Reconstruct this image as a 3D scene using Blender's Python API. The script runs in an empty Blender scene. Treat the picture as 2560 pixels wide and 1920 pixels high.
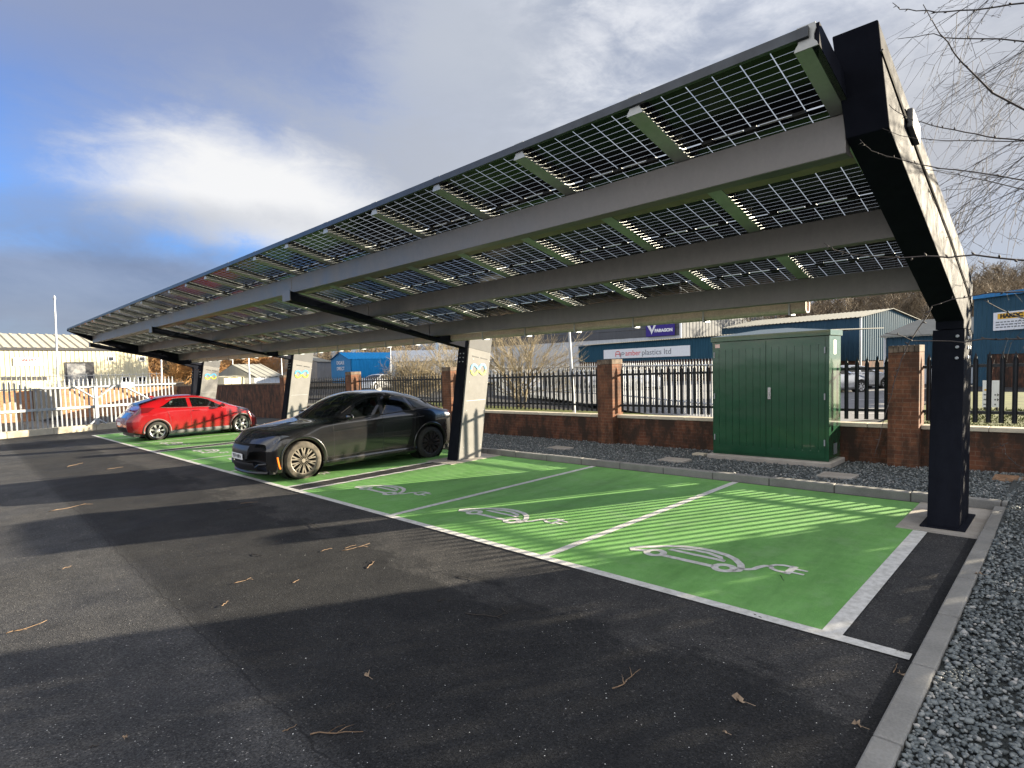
# A solar car-park canopy with electric charging bays on a low winter sun, rebuilt from one photograph.
import bpy, math, random
import numpy as np
from mathutils import Vector, Matrix
random.seed(7); RNG = np.random.default_rng(7)
SC = bpy.context.scene; COL = SC.collection
R = math.radians
# ---------------------------------------------------------------- camera solved from the photograph's lines
CX = np.array([1.082, -4.217, 1.925]); F = 1431.43; PPX, PPY = 13.86, 29.02
yaw, pitch, roll = -.7749, -.0515, -.0244
FW = np.array([math.sin(yaw)*math.cos(pitch), math.cos(yaw)*math.cos(pitch), math.sin(pitch)])
_r = np.array([math.cos(yaw), -math.sin(yaw), 0]); _u = np.cross(_r, FW)
RT = _r*math.cos(roll)+_u*math.sin(roll); UP = -_r*math.sin(roll)+_u*math.cos(roll)
def at(px, py, d):
    """the point seen at a pixel of the 2560x1920 photograph, d metres along the view axis"""
    return CX + d*(FW + RT*((px-1280-PPX)/F) - UP*((py-960-PPY)/F))
def at_z(px, py, z):
    v = FW + RT*((px-1280-PPX)/F) - UP*((py-960-PPY)/F)
    return CX + v*((z-CX[2])/v[2])
cam = bpy.data.cameras.new('camera'); camo = bpy.data.objects.new('camera', cam); COL.objects.link(camo)
M = Matrix.Identity(4)
for i in range(3):
    M[i][0], M[i][1], M[i][2], M[i][3] = RT[i], UP[i], -FW[i], CX[i]
camo.matrix_world = M
cam.sensor_width = 36; cam.lens = F/2560*36; cam.shift_x = -PPX/2560; cam.shift_y = PPY/2560
cam.clip_start = .05; cam.clip_end = 3000; SC.camera = camo
SX, SY = .0139, .0043
def g(x, y):
    return SX*min(max(x, -60), 30) + SY*min(max(y, -40), 12)
def cz(x, y):
    return .0041*x + SY*y
# ---------------------------------------------------------------- materials
class NT:
    def __init__(s, name):
        s.m = bpy.data.materials.new(name); s.m.use_nodes = True; s.t = s.m.node_tree; s.n = s.t.nodes
        s.b = s.n['Principled BSDF']; s.out = s.n['Material Output']
    def add(s, typ, **kw):
        n = s.n.new(typ)
        for k, v in kw.items(): setattr(n, k, v)
        return n
    def link(s, a, b): s.t.links.new(a, b)
    def coord(s, which='Object'):
        return s.add('ShaderNodeTexCoord').outputs[which]
    def noise(s, scale, detail=4, rough=.55, vec=None, dist=0):
        n = s.add('ShaderNodeTexNoise'); n.inputs['Scale'].default_value = scale; n.inputs['Detail'].default_value = detail
        n.inputs['Roughness'].default_value = rough; n.inputs['Distortion'].default_value = dist
        s.link(vec if vec is not None else s.coord(), n.inputs['Vector']); return n.outputs['Fac']
    def ramp(s, fac, stops):
        r = s.add('ShaderNodeValToRGB'); e = r.color_ramp.elements
        while len(e) > 1: e.remove(e[-1])
        e[0].position, e[0].color = stops[0][0], c4(stops[0][1])
        for p, c in stops[1:]:
            x = e.new(p); x.color = c4(c)
        s.link(fac, r.inputs['Fac']); return r.outputs['Color']
    def mix(s, fac, a, b, mode='MIX'):
        n = s.add('ShaderNodeMix', data_type='RGBA', blend_type=mode)
        for sock, v in ((n.inputs[0], fac), (n.inputs[6], a), (n.inputs[7], b)):
            if isinstance(v, (int, float)): sock.default_value = v
            elif isinstance(v, tuple): sock.default_value = c4(v)
            else: s.link(v, sock)
        return n.outputs[2]
    def math(s, op, a, b=0., c=None, clamp=False):
        n = s.add('ShaderNodeMath', operation=op, use_clamp=clamp)
        for i, v in enumerate((a, b, c)):
            if v is None: continue
            if isinstance(v, (int, float)): n.inputs[i].default_value = v
            else: s.link(v, n.inputs[i])
        return n.outputs[0]
    def mapping(s, vec, scale=(1, 1, 1), loc=(0, 0, 0), rot=(0, 0, 0)):
        n = s.add('ShaderNodeMapping'); n.inputs['Scale'].default_value = scale; n.inputs['Location'].default_value = loc
        n.inputs['Rotation'].default_value = rot
        s.link(vec, n.inputs['Vector']); return n.outputs[0]
    def bump(s, h, strength=.3, dist=.01):
        n = s.add('ShaderNodeBump'); n.inputs['Strength'].default_value = strength; n.inputs['Distance'].default_value = dist
        s.link(h, n.inputs['Height']); s.link(n.outputs[0], s.b.inputs['Normal']); return n.outputs[0]
    def set(s, **kw):
        for k, v in kw.items():
            sock = s.b.inputs[{'col': 'Base Color', 'rough': 'Roughness', 'metal': 'Metallic', 'spec': 'Specular IOR Level', 'coat': 'Coat Weight', 'coatr': 'Coat Roughness', 'alpha': 'Alpha', 'trans': 'Transmission Weight'}[k]]
            if isinstance(v, (int, float)): sock.default_value = v
            elif isinstance(v, tuple): sock.default_value = c4(v)
            else: s.link(v, sock)
        return s
def c4(c): return (c[0], c[1], c[2], 1.)
def plain(name, col, rough=.6, metal=0., var=.25, scale=6., spec=.5, coat=0., bump=0.):
    t = NT(name); f = t.noise(scale, 5)
    lo = tuple(max(0, v*(1-var)) for v in col); hi = tuple(min(1, v*(1+var)) for v in col)
    t.set(col=t.ramp(f, [(.3, lo), (.7, hi)]), rough=rough, metal=metal, spec=spec, coat=coat)
    if bump: t.bump(t.noise(scale*18, 3), bump, .004)
    return t.m
MT = {}
_j = [at_z(68, 1154, -.2), at_z(678, 1752, -.05)]; JOINT = [(q[0], q[1]) for q in _j]
def asphalt():
    t = NT('asphalt'); v = t.coord()
    big = t.noise(.32, 4, .6, v); mid = t.noise(2.2, 5, .65, v); fine = t.noise(210, 2, .5, v)
    vor = t.add('ShaderNodeTexVoronoi'); vor.inputs['Scale'].default_value = 125; t.link(v, vor.inputs['Vector'])
    base = t.ramp(big, [(.35, (.031, .032, .034)), (.5, (.039, .039, .040)), (.68, (.060, .058, .056))])
    base = t.mix(.55, base, t.ramp(mid, [(.3, (.022, .023, .025)), (.7, (.072, .070, .067))]))
    chip = t.ramp(vor.outputs['Color'], [(0, (.3, .3, .3)), (.55, (1., 1., 1.)), (.86, (1.5, 1.48, 1.42)), (.97, (4.2, 4., 3.7))])
    base = t.mix(1., base, chip, 'MULTIPLY')
    # two lanes of surfacing meet along a joint; the nearer strip by the bays is newer and darker, and dries first along the white line
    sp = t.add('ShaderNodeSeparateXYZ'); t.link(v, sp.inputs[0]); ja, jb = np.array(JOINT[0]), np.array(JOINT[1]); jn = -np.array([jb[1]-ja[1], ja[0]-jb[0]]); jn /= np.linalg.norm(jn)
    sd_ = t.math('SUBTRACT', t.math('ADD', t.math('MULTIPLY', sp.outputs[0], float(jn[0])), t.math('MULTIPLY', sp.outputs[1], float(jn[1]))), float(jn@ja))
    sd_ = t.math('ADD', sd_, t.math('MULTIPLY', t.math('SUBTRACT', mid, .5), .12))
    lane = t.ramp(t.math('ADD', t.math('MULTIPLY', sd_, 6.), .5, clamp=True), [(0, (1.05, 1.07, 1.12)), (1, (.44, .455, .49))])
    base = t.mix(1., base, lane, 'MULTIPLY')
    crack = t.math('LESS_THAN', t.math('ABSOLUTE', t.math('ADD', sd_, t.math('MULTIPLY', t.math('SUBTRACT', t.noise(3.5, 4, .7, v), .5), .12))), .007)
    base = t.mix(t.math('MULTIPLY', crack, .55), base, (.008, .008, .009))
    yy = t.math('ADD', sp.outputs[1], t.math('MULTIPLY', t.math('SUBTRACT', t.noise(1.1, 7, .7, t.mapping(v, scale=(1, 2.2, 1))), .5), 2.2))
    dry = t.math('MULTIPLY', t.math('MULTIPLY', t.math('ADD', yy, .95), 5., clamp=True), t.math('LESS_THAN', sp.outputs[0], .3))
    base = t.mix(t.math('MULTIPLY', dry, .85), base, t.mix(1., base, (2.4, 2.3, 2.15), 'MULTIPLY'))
    wet = t.ramp(t.noise(.55, 5, .6, t.mapping(v, loc=(3.1, 7.7, 0))), [(.44, (.95, .95, .95)), (.64, (.68, .68, .68))])
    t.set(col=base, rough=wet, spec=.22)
    t.bump(t.math('ADD', vor.outputs['Distance'], fine), .55, .004)
    return t.m
def green_paint():
    t = NT('green_surfacing'); v = t.coord()
    a = t.noise(1.3, 6, .65, v); b = t.noise(9, 4, .6, v); f = t.noise(230, 2, .5, v)
    c = t.ramp(a, [(.3, (.15, .385, .085)), (.55, (.195, .45, .12)), (.75, (.24, .48, .165))])
    c = t.mix(.35, c, t.ramp(b, [(.3, (.14, .35, .08)), (.75, (.26, .52, .17))]))
    c = t.mix(t.ramp(f, [(.35, (.0, .0, .0)), (.62, (.35, .35, .35))]), c, (.02, .10, .015))
    d1 = t.ramp(t.noise(.7, 7, .72, t.mapping(v, scale=(2.2, .5, 1))), [(.46, (0, 0, 0)), (.72, (.5, .5, .5))]); c = t.mix(d1, c, (.045, .12, .03))
    d2 = t.ramp(t.noise(2.6, 7, .7, t.mapping(v, loc=(9, 4, 0))), [(.52, (0, 0, 0)), (.75, (.45, .45, .45))]); c = t.mix(d2, c, (.27, .40, .22))
    sp = t.ramp(t.noise(38, 3, .7, v), [(.68, (0, 0, 0)), (.74, (.8, .8, .8))]); c = t.mix(sp, c, (.03, .045, .03))
    t.set(col=c, rough=.8, spec=.3); t.bump(f, .5, .003); return t.m
def white_paint(name='white_line_paint', wear=.6):
    t = NT(name); v = t.coord(); a = t.noise(14, 5, .7, v); f = t.noise(120, 3, .6, v)
    c = t.ramp(a, [(.3, (.42, .41, .38)), (.6, (.66, .65, .62))])
    c = t.mix(t.math('MULTIPLY', t.ramp(f, [(.62, (0, 0, 0)), (.72, (1, 1, 1))]), wear), c, (.12, .12, .11))
    t.set(col=c, rough=.75); t.bump(f, .3, .003); return t.m
def concrete(name, col=(.34, .32, .29), var=.3, scale=3.):
    t = NT(name); v = t.coord(); a = t.noise(scale, 6, .65, v); f = t.noise(70, 4, .6, v)
    lo = tuple(x*(1-var) for x in col); hi = tuple(min(1, x*(1+var)) for x in col)
    c = t.mix(.35, t.ramp(a, [(.3, lo), (.7, hi)]), t.ramp(f, [(.3, lo), (.7, hi)]))
    t.set(col=c, rough=.9, spec=.25); t.bump(f, .35, .004); return t.m
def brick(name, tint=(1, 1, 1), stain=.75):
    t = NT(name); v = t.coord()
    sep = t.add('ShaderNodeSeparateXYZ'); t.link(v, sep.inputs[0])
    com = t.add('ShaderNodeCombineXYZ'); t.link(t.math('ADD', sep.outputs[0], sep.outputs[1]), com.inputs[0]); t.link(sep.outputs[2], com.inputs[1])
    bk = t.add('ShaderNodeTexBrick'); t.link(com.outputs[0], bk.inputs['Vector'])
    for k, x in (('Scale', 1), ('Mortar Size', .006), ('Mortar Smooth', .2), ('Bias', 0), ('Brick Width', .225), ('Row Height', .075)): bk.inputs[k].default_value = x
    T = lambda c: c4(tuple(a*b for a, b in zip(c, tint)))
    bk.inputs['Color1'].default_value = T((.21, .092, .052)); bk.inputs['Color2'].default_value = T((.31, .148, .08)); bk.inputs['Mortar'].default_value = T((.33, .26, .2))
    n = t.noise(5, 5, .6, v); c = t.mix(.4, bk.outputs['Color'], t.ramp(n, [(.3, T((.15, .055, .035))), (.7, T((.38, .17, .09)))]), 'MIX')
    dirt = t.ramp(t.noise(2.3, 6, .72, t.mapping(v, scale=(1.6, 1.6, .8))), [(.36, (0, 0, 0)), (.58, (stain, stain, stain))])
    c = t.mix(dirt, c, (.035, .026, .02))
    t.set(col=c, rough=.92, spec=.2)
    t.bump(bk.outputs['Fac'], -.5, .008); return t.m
def cell_glass():
    t = NT('solar_cell_glass'); uv = t.add('ShaderNodeUVMap').outputs[0]
    sep = t.add('ShaderNodeSeparateXYZ'); t.link(uv, sep.inputs[0])
    def gap(x, n, w):
        f = t.math('FRACT', t.math('MULTIPLY', x, float(n)))
        return t.math('GREATER_THAN', t.math('ABSOLUTE', t.math('SUBTRACT', f, .5)), .5-w)
    gx = gap(sep.outputs[0], 6, .017); gy = gap(sep.outputs[1], 20, .021)
    mid = t.math('LESS_THAN', t.math('ABSOLUTE', t.math('SUBTRACT', sep.outputs[1], .5)), .006)
    gp = t.math('MAXIMUM', t.math('MAXIMUM', gx, gy), mid)
    n = t.noise(3, 3)
    t.set(col=t.ramp(n, [(.3, (.004, .004, .007)), (.7, (.008, .008, .012))]), rough=.2, spec=.12, coat=0.)
    tr = t.add('ShaderNodeBsdfTransparent'); tr.inputs[0].default_value = (.88, .92, .95, 1)
    mx = t.add('ShaderNodeMixShader'); t.link(t.math('MULTIPLY', gp, .93), mx.inputs[0]); t.link(t.b.outputs[0], mx.inputs[1]); t.link(tr.outputs[0], mx.inputs[2])
    t.link(mx.outputs[0], t.out.inputs['Surface']); return t.m
def tinted(name, dens=.45):
    t = NT(name); t.set(col=(.006, .008, .008), rough=.02, spec=.6, coat=1., coatr=.01)
    tr = t.add('ShaderNodeBsdfTransparent'); tr.inputs[0].default_value = (.62, .70, .68, 1); mx = t.add('ShaderNodeMixShader'); fr = t.add('ShaderNodeFresnel'); fr.inputs[0].default_value = 1.5
    t.link(t.math('SUBTRACT', 1.-dens, t.math('MULTIPLY', fr.outputs[0], .9), clamp=True), mx.inputs[0]); t.link(t.b.outputs[0], mx.inputs[1]); t.link(tr.outputs[0], mx.inputs[2]); t.link(mx.outputs[0], t.out.inputs['Surface']); return t.m
def car_paint(name, col, dust=(.30, .26, .2), amount=.8, flake=0.):
    t = NT(name); v = t.coord(); sep = t.add('ShaderNodeSeparateXYZ'); t.link(v, sep.inputs[0])
    h = t.math('SUBTRACT', .95, sep.outputs[2]); n = t.noise(3.2, 6, .65, v)
    d = t.math('MULTIPLY', t.math('MULTIPLY', t.math('ADD', h, t.math('SUBTRACT', n, .5)), 1.1, clamp=True), amount)
    t.set(col=t.mix(d, col, dust), spec=.5, coat=t.math('SUBTRACT', 1., d, clamp=True), coatr=.04, metal=flake)
    t.set(rough=t.math('ADD', t.math('MULTIPLY', d, .5), .22)); return t.m
def powder(name, col, rough=.35):
    t = NT(name); v = t.coord(); n = t.noise(5, 6, .7, v); f = t.noise(320, 2, .5, v); s = t.noise(1.2, 6, .7, t.mapping(v, scale=(4, 4, .7)))
    c = t.mix(.5, t.ramp(n, [(.3, tuple(x*.75 for x in col)), (.7, tuple(x*1.35 for x in col))]), t.ramp(s, [(.35, col), (.75, tuple(x*1.7+.004 for x in col))]))
    t.set(col=c, rough=t.ramp(n, [(.3, (rough-.06,)*3), (.75, (rough+.14,)*3)]), spec=.02); t.bump(f, .12, .002); return t.m
def galv(name, col=(.46, .47, .48), rough=.42, metal=.75, flake=.3):
    t = NT(name); v = t.coord(); vo = t.add('ShaderNodeTexVoronoi'); vo.inputs['Scale'].default_value = 45; t.link(v, vo.inputs['Vector'])
    n = t.noise(2.5, 6, .7, t.mapping(v, scale=(1, 1, .5)))
    c = t.mix(flake, t.ramp(n, [(.3, tuple(x*.7 for x in col)), (.7, tuple(min(1, x*1.2) for x in col))]), t.ramp(vo.outputs['Color'], [(.2, tuple(x*.7 for x in col)), (.8, tuple(min(1, x*1.25) for x in col))]))
    t.set(col=c, rough=t.ramp(n, [(.3, (rough-.08,)*3), (.7, (rough+.15,)*3)]), metal=metal); return t.m
MT['asphalt'] = asphalt(); MT['green'] = green_paint(); MT['white'] = white_paint(); MT['icon'] = white_paint('symbol_paint', .3)
MT['concrete'] = concrete('pad_concrete', (.36, .33, .29)); MT['kerb'] = concrete('kerb_concrete', (.23, .225, .21), .35, 2.2)
MT['kerbdark'] = plain('joint_mortar', (.09, .085, .08), .95); MT['coping'] = concrete('coping_stone', (.48, .43, .33), .25, 5)
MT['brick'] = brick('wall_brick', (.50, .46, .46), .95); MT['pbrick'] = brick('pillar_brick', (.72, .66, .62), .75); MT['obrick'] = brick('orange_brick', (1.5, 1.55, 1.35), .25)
MT['cell'] = cell_glass(); MT['pframe'] = plain('panel_edge', (.05, .055, .06), .4, .5); MT['jbox'] = plain('junction_plastic', (.012, .012, .012), .5)
MT['steel'] = powder('black_steel', (.010, .011, .016), .62); MT['beam'] = galv('beam_steel', (.20, .185, .168), .42, .5, .06)
MT['alu'] = galv('mill_aluminium', (.40, .40, .37), .42, .45, .08); MT['purlin'] = galv('purlin_steel', (.30, .22, .17), .45, .5, .06)
MT['casing'] = concrete('casing_grey', (.205, .20, .19), .14, 4); MT['slot'] = plain('dark_slot', (.01, .01, .01), .6)
MT['pale'] = plain('black_fence_paint', (.010, .011, .013), .38, 0, .4, 8); MT['galv'] = galv('galvanised_steel', (.40, .42, .44), .5, .55, .12)
MT['cab'] = None
def cab_green():
    t = NT('cabinet_green'); v = t.coord(); n = t.noise(2.4, 3, .5, v); w = t.noise(1.7, 2, .5, t.mapping(v, scale=(1, 1, 1.4)))
    t.set(col=t.ramp(n, [(.3, (.006, .052, .022)), (.7, (.009, .066, .029))]), rough=.2, spec=.5, coat=.8, coatr=.06); t.bump(w, .16, .05); return t.m
MT['cab'] = cab_green()
MT['tyre'] = plain('tyre_rubber', (.022, .021, .019), .85, 0, .4, 12); MT['mudtyre'] = plain('dusty_tyre', (.07, .06, .045), .9, 0, .6, 9)
MT['rimtan'] = plain('dusty_alloy', (.17, .15, .12), .5, .35, .25, 12); MT['rimdark'] = plain('dark_alloy', (.07, .06, .055), .4, .6); MT['rimsilver'] = plain('silver_alloy', (.62, .62, .63), .3, .7, .12)
MT['glass'] = plain('dark_glass', (.007, .009, .009), .03, 0, .2, 3, .6, 1.); MT['trim'] = plain('black_trim', (.012, .012, .013), .4)
MT['carglass'] = tinted('car_glass'); MT['seat'] = plain('seat_cloth', (.03, .03, .032), .85, 0, .3, 9); MT['chrome'] = plain('bright_trim', (.6, .6, .6), .2, .9); MT['black_car'] = car_paint('black_paint', (.004, .0045, .006), (.16, .135, .095), .09)
MT['red_car'] = car_paint('red_paint', (.23, .004, .007), (.2, .06, .05), .22); MT['grey_trim'] = plain('grey_plastic', (.10, .10, .10), .6)
MT['lamp'] = plain('lamp_glass', (.025, .03, .04), .05, 0, .5, 9, .6, 1.); MT['redlamp'] = plain('red_lamp', (.10, .006, .008), .06, 0, .2, 5, .6, 1.)
MT['orange'] = plain('amber_lens', (.7, .16, .02), .2); MT['plate'] = plain('plate_white', (.72, .72, .70), .4, 0, .06); MT['black'] = plain('black_print', (.01, .01, .01), .6)
MT['redcloth'] = plain('red_cloth', (.55, .02, .015), .8)
def gravelm():
    t = NT('gravel_stone'); oi = t.add('ShaderNodeNewGeometry').outputs['Random Per Island']
    c = t.ramp(oi, [(0, (.06, .07, .072)), (.35, (.11, .126, .128)), (.7, (.17, .19, .19)), (.93, (.25, .265, .26)), (1, (.42, .40, .37))])
    t.set(col=c, rough=.62, spec=.45); return t.m
MT['gravel'] = gravelm(); MT['gravelbed'] = plain('gravel_bed', (.055, .062, .062), .9, 0, .5, 55, .3, 0, .9)
# ---------------------------------------------------------------- mesh building
ORG = {}
class MB:
    def __init__(s): s.v = []; s.f = []; s.mi = []; s.uv = {}; s.m = 0
    def face(s, pts, uv=None):
        i = len(s.v); s.v += [tuple(map(float, p)) for p in pts]; s.f.append(tuple(range(i, i+len(pts)))); s.mi.append(s.m)
        if uv: s.uv[len(s.f)-1] = uv
    def raw(s, vs, fs):
        i = len(s.v); s.v += [tuple(map(float, p)) for p in vs]; s.f += [tuple(i+k for k in f) for f in fs]; s.mi += [s.m]*len(fs)
    def box(s, a, b):
        (x0, y0, z0), (x1, y1, z1) = a, b
        s.raw([(x0, y0, z0), (x1, y0, z0), (x1, y1, z0), (x0, y1, z0), (x0, y0, z1), (x1, y0, z1), (x1, y1, z1), (x0, y1, z1)],
              [(3, 2, 1, 0), (4, 5, 6, 7), (0, 1, 5, 4), (1, 2, 6, 5), (2, 3, 7, 6), (3, 0, 4, 7)])
    def prism(s, poly, ext, flip=False):
        """poly: 3D points, extruded by the vector ext"""
        n = len(poly); a = [tuple(p) for p in poly]; b = [tuple(p[i]+ext[i] for i in range(3)) for p in poly]
        s.raw(a+b, [tuple(range(n))[::-1], tuple(range(n, 2*n))]+[(i, (i+1) % n, n+(i+1) % n, n+i) for i in range(n)])
    def tube(s, pts, r, n=6, cap=True, sm=False):
        pts = [np.array(p, float) for p in pts]; rs = r if hasattr(r, '__len__') else [r]*len(pts); rings = []; base = len(s.v)
        for i, p in enumerate(pts):
            d = pts[min(i+1, len(pts)-1)]-pts[max(i-1, 0)]; d = d/(np.linalg.norm(d)+1e-9)
            a = np.cross(d, (0, 0, 1.) if abs(d[2]) < .9 else (1., 0, 0)); a /= np.linalg.norm(a); b = np.cross(d, a)
            for k in range(n):
                t = 2*math.pi*k/n; s.v.append(tuple(p+rs[i]*(a*math.cos(t)+b*math.sin(t))))
        for i in range(len(pts)-1):
            for k in range(n):
                s.f.append((base+i*n+k, base+i*n+(k+1) % n, base+(i+1)*n+(k+1) % n, base+(i+1)*n+k)); s.mi.append(s.m)
        if cap:
            s.f.append(tuple(base+k for k in range(n))[::-1]); s.f.append(tuple(base+(len(pts)-1)*n+k for k in range(n))); s.mi += [s.m]*2
    def cyl(s, a, b, r, n=12): s.tube([a, b], r, n)
    def lathe(s, prof, c, axis=0, n=32, closed=False):
        """prof: (axial, radius) pairs, spun about an axis through c"""
        base = len(s.v)
        for k in range(n):
            t = 2*math.pi*k/n
            for a, r in prof:
                p = [0, 0, 0]; p[axis] = a; p[(axis+1) % 3] = r*math.cos(t); p[(axis+2) % 3] = r*math.sin(t)
                s.v.append((p[0]+c[0], p[1]+c[1], p[2]+c[2]))
        m = len(prof); e = m if closed else m-1
        for k in range(n):
            for j in range(e):
                s.f.append((base+k*m+j, base+k*m+(j+1) % m, base+((k+1) % n)*m+(j+1) % m, base+((k+1) % n)*m+j)); s.mi.append(s.m)
    def ribbon(s, pts, w, z=0., closed=False):
        """flat ribbon along (x, y) points at height z"""
        n = len(pts); L = []; Rr = []
        for i in range(n):
            a = pts[(i-1) % n] if closed or i else pts[0]; b = pts[(i+1) % n] if closed or i < n-1 else pts[-1]
            dx, dy = b[0]-a[0], b[1]-a[1]; l = math.hypot(dx, dy) or 1
            L.append((pts[i][0]-dy/l*w/2, pts[i][1]+dx/l*w/2, z)); Rr.append((pts[i][0]+dy/l*w/2, pts[i][1]-dx/l*w/2, z))
        base = len(s.v); s.v += L+Rr
        for i in range(n if closed else n-1):
            j = (i+1) % n; s.f.append((base+i, base+n+i, base+n+j, base+j)); s.mi.append(s.m)
    def grid(s, P, closed=False):
        """P[i][j] 3D points"""
        base = len(s.v); a, b = len(P), len(P[0])
        for row in P: s.v += [tuple(map(float, p)) for p in row]
        for i in range(a-1):
            for j in range(b-1):
                s.f.append((base+i*b+j, base+(i+1)*b+j, base+(i+1)*b+j+1, base+i*b+j+1)); s.mi.append(s.m)
    def build(s, name, mats, parent=None, shear=None, smooth=False, local=False, origin=None, bevel=0., recalc=True):
        mats = mats if isinstance(mats, (list, tuple)) else [mats]
        V = np.array(s.v, float).reshape(-1, 3)
        if shear == 'g': V[:, 2] += SX*np.clip(V[:, 0], -60, 30)+SY*np.clip(V[:, 1], -40, 12)
        elif shear == 'c': V[:, 2] += .0041*V[:, 0]+SY*V[:, 1]
        off = np.zeros(3); loc = None
        if not local:
            if parent is not None: off = ORG[parent.name]
            else:
                off = np.array(origin, float) if origin is not None else np.array([(V[:, 0].min()+V[:, 0].max())/2, (V[:, 1].min()+V[:, 1].max())/2, V[:, 2].min()]); loc = off
        V = V-off
        me = bpy.data.meshes.new(name); me.from_pydata(V.tolist(), [], s.f)
        for m in mats: me.materials.append(m)
        if len(mats) > 1: me.polygons.foreach_set('material_index', s.mi)
        if s.uv:
            u = me.uv_layers.new(name='UVMap')
            for pi, cs in s.uv.items():
                for li, c in zip(me.polygons[pi].loop_indices, cs): u.data[li].uv = c
        if smooth: me.polygons.foreach_set('use_smooth', [True]*len(me.polygons))
        me.update()
        o = bpy.data.objects.new(name, me); COL.objects.link(o)
        if recalc:
            import bmesh
            bm = bmesh.new(); bm.from_mesh(me); bmesh.ops.recalc_face_normals(bm, faces=bm.faces); bm.to_mesh(me); bm.free()
        if parent is not None: o.parent = parent
        elif loc is not None: o.location = loc
        ORG[o.name] = np.zeros(3) if local else off
        if bevel:
            bv = o.modifiers.new('edge', 'BEVEL'); bv.width = bevel; bv.segments = 2; bv.limit_method = 'ANGLE'
        return o
def tag(o, label, cat, group=None, kind=None):
    if label: o['label'] = label
    if cat: o['category'] = cat
    if group: o['group'] = group
    if kind: o['kind'] = kind
    return o
def thing(name, loc, label, cat, group=None, rz=0.):
    o = bpy.data.objects.new(name, None); COL.objects.link(o); o.location = loc; o.rotation_euler = (0, 0, rz)
    o.empty_display_size = .2; ORG[o.name] = np.array(loc, float); return tag(o, label, cat, group)
def struct(o): o['kind'] = 'structure'; return o
def text_mb(txt, size, ext=.004, shear=0., bold=0., sx=1., align='CENTER'):
    """lettering as a mesh: returns (verts in the text plane, faces)"""
    c = bpy.data.curves.new('lettering', 'FONT'); c.body = txt; c.size = size; c.extrude = ext; c.align_x = align; c.align_y = 'CENTER'; c.shear = shear; c.offset = bold; c.resolution_u = 4
    o = bpy.data.objects.new('lettering', c); COL.objects.link(o); dg = bpy.context.evaluated_depsgraph_get()
    me = bpy.data.meshes.new_from_object(o.evaluated_get(dg)); vs = [(v.co.x*sx, v.co.y, v.co.z) for v in me.vertices]; fs = [tuple(p.vertices) for p in me.polygons]
    bpy.data.objects.remove(o); bpy.data.curves.remove(c); bpy.data.meshes.remove(me); return vs, fs
def put_text(mb, txt, size, o, ex, ey, **kw):
    """lay lettering on a plane: o the centre, ex the reading direction, ey the up direction"""
    fit = kw.pop('fit', None); vs, fs = text_mb(txt, size, **kw)
    if fit: xs = [q[0] for q in vs]; k_ = fit/(max(xs)-min(xs)); vs = [(a*k_, b, c) for a, b, c in vs]
    o, ex, ey = map(lambda q: np.array(q, float), (o, ex, ey)); ex /= np.linalg.norm(ex); ey /= np.linalg.norm(ey); n = np.cross(ex, ey)
    mb.raw([o+ex*x+ey*y+n*z for x, y, z in vs], fs)
SUN_E, EXPO, SKY_CLOUD, BACK_FILL, SKY_TINT = 5., 2.3, 1.25, 2.2, (.185, .385, .70)
MT['hoodgrey'] = concrete('hood_grey', (.13, .13, .13), .12, 4); MT['rust'] = plain('rusty_plate', (.28, .17, .10), .8, 0, .4, 20); MT['capbrick'] = plain('weathered_brick', (.13, .10, .075), .95, 0, .55, 7, .2, 0, .5); MT['pinkplate'] = plain('faded_label', (.7, .48, .42), .5, 0, .1); MT['galvdull'] = galv('gutter_steel', (.5, .42, .36), .55, .3)
MT['silver_car'] = plain('silver_paint', (.55, .56, .58), .18, .5, .06, 3, .5, .8); MT['road'] = plain('road_surface', (.13, .13, .135), .8, 0, .2, 1.5); MT['turf'] = plain('turf', (.085, .095, .022), .9, 0, .6, 2.2, .2, 0, .6)
MT['evergreen'] = plain('evergreen_leaf', (.03, .06, .02), .6, 0, .5, 3); MT['litter'] = plain('leaf_litter', (.085, .068, .045), .95, 0, .5, .3); MT['woodtwig'] = plain('pale_wood_twig', (.235, .185, .12), .9, 0, .45, .4)  # woodtwig: paler brown for a random share of the trees
# ================================================================ light
SUN_AZ, SUN_EL = R(28.), R(12.3)          # measured from the +Y axis towards +X, off the fence's shadows
sd = np.array([math.sin(SUN_AZ)*math.cos(SUN_EL), math.cos(SUN_AZ)*math.cos(SUN_EL), math.sin(SUN_EL)])
sl = bpy.data.lights.new('sun', 'SUN'); sl.energy = SUN_E; sl.angle = R(.5); sl.color = (1., .87, .66)
so = bpy.data.objects.new('sun', sl); COL.objects.link(so); so.location = (20, 40, 20)
so.rotation_euler = Vector(-sd).to_track_quat('-Z', 'Y').to_euler()
W = bpy.data.worlds.new('World'); SC.world = W; W.use_nodes = True; wt = W.node_tree
bg = wt.nodes['Background']; bg.inputs['Strength'].default_value = .1
sky = wt.nodes.new('ShaderNodeTexSky'); sky.sky_type = 'NISHITA'; sky.sun_disc = False; sky.sun_elevation = SUN_EL; sky.sun_rotation = SUN_AZ
sky.altitude = 50; sky.air_density = 1.; sky.dust_density = .6; sky.ozone_density = 2.2
def wn(typ, **kw):
    n = wt.nodes.new(typ)
    for k, v in kw.items(): setattr(n, k, v)
    return n
def wl(a, b): wt.links.new(a, b)
def wset(sock, v):
    if hasattr(v, 'is_linked') or hasattr(v, 'links'): wl(v, sock)
    else: sock.default_value = v
def wm(op, a, b=0., clamp=False):
    n = wn('ShaderNodeMath', operation=op, use_clamp=clamp); wset(n.inputs[0], a); wset(n.inputs[1], b); return n.outputs[0]
def wv(op, a, b):
    n = wn('ShaderNodeVectorMath', operation=op); wset(n.inputs[0], a); wset(n.inputs[1], b); return n
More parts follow.
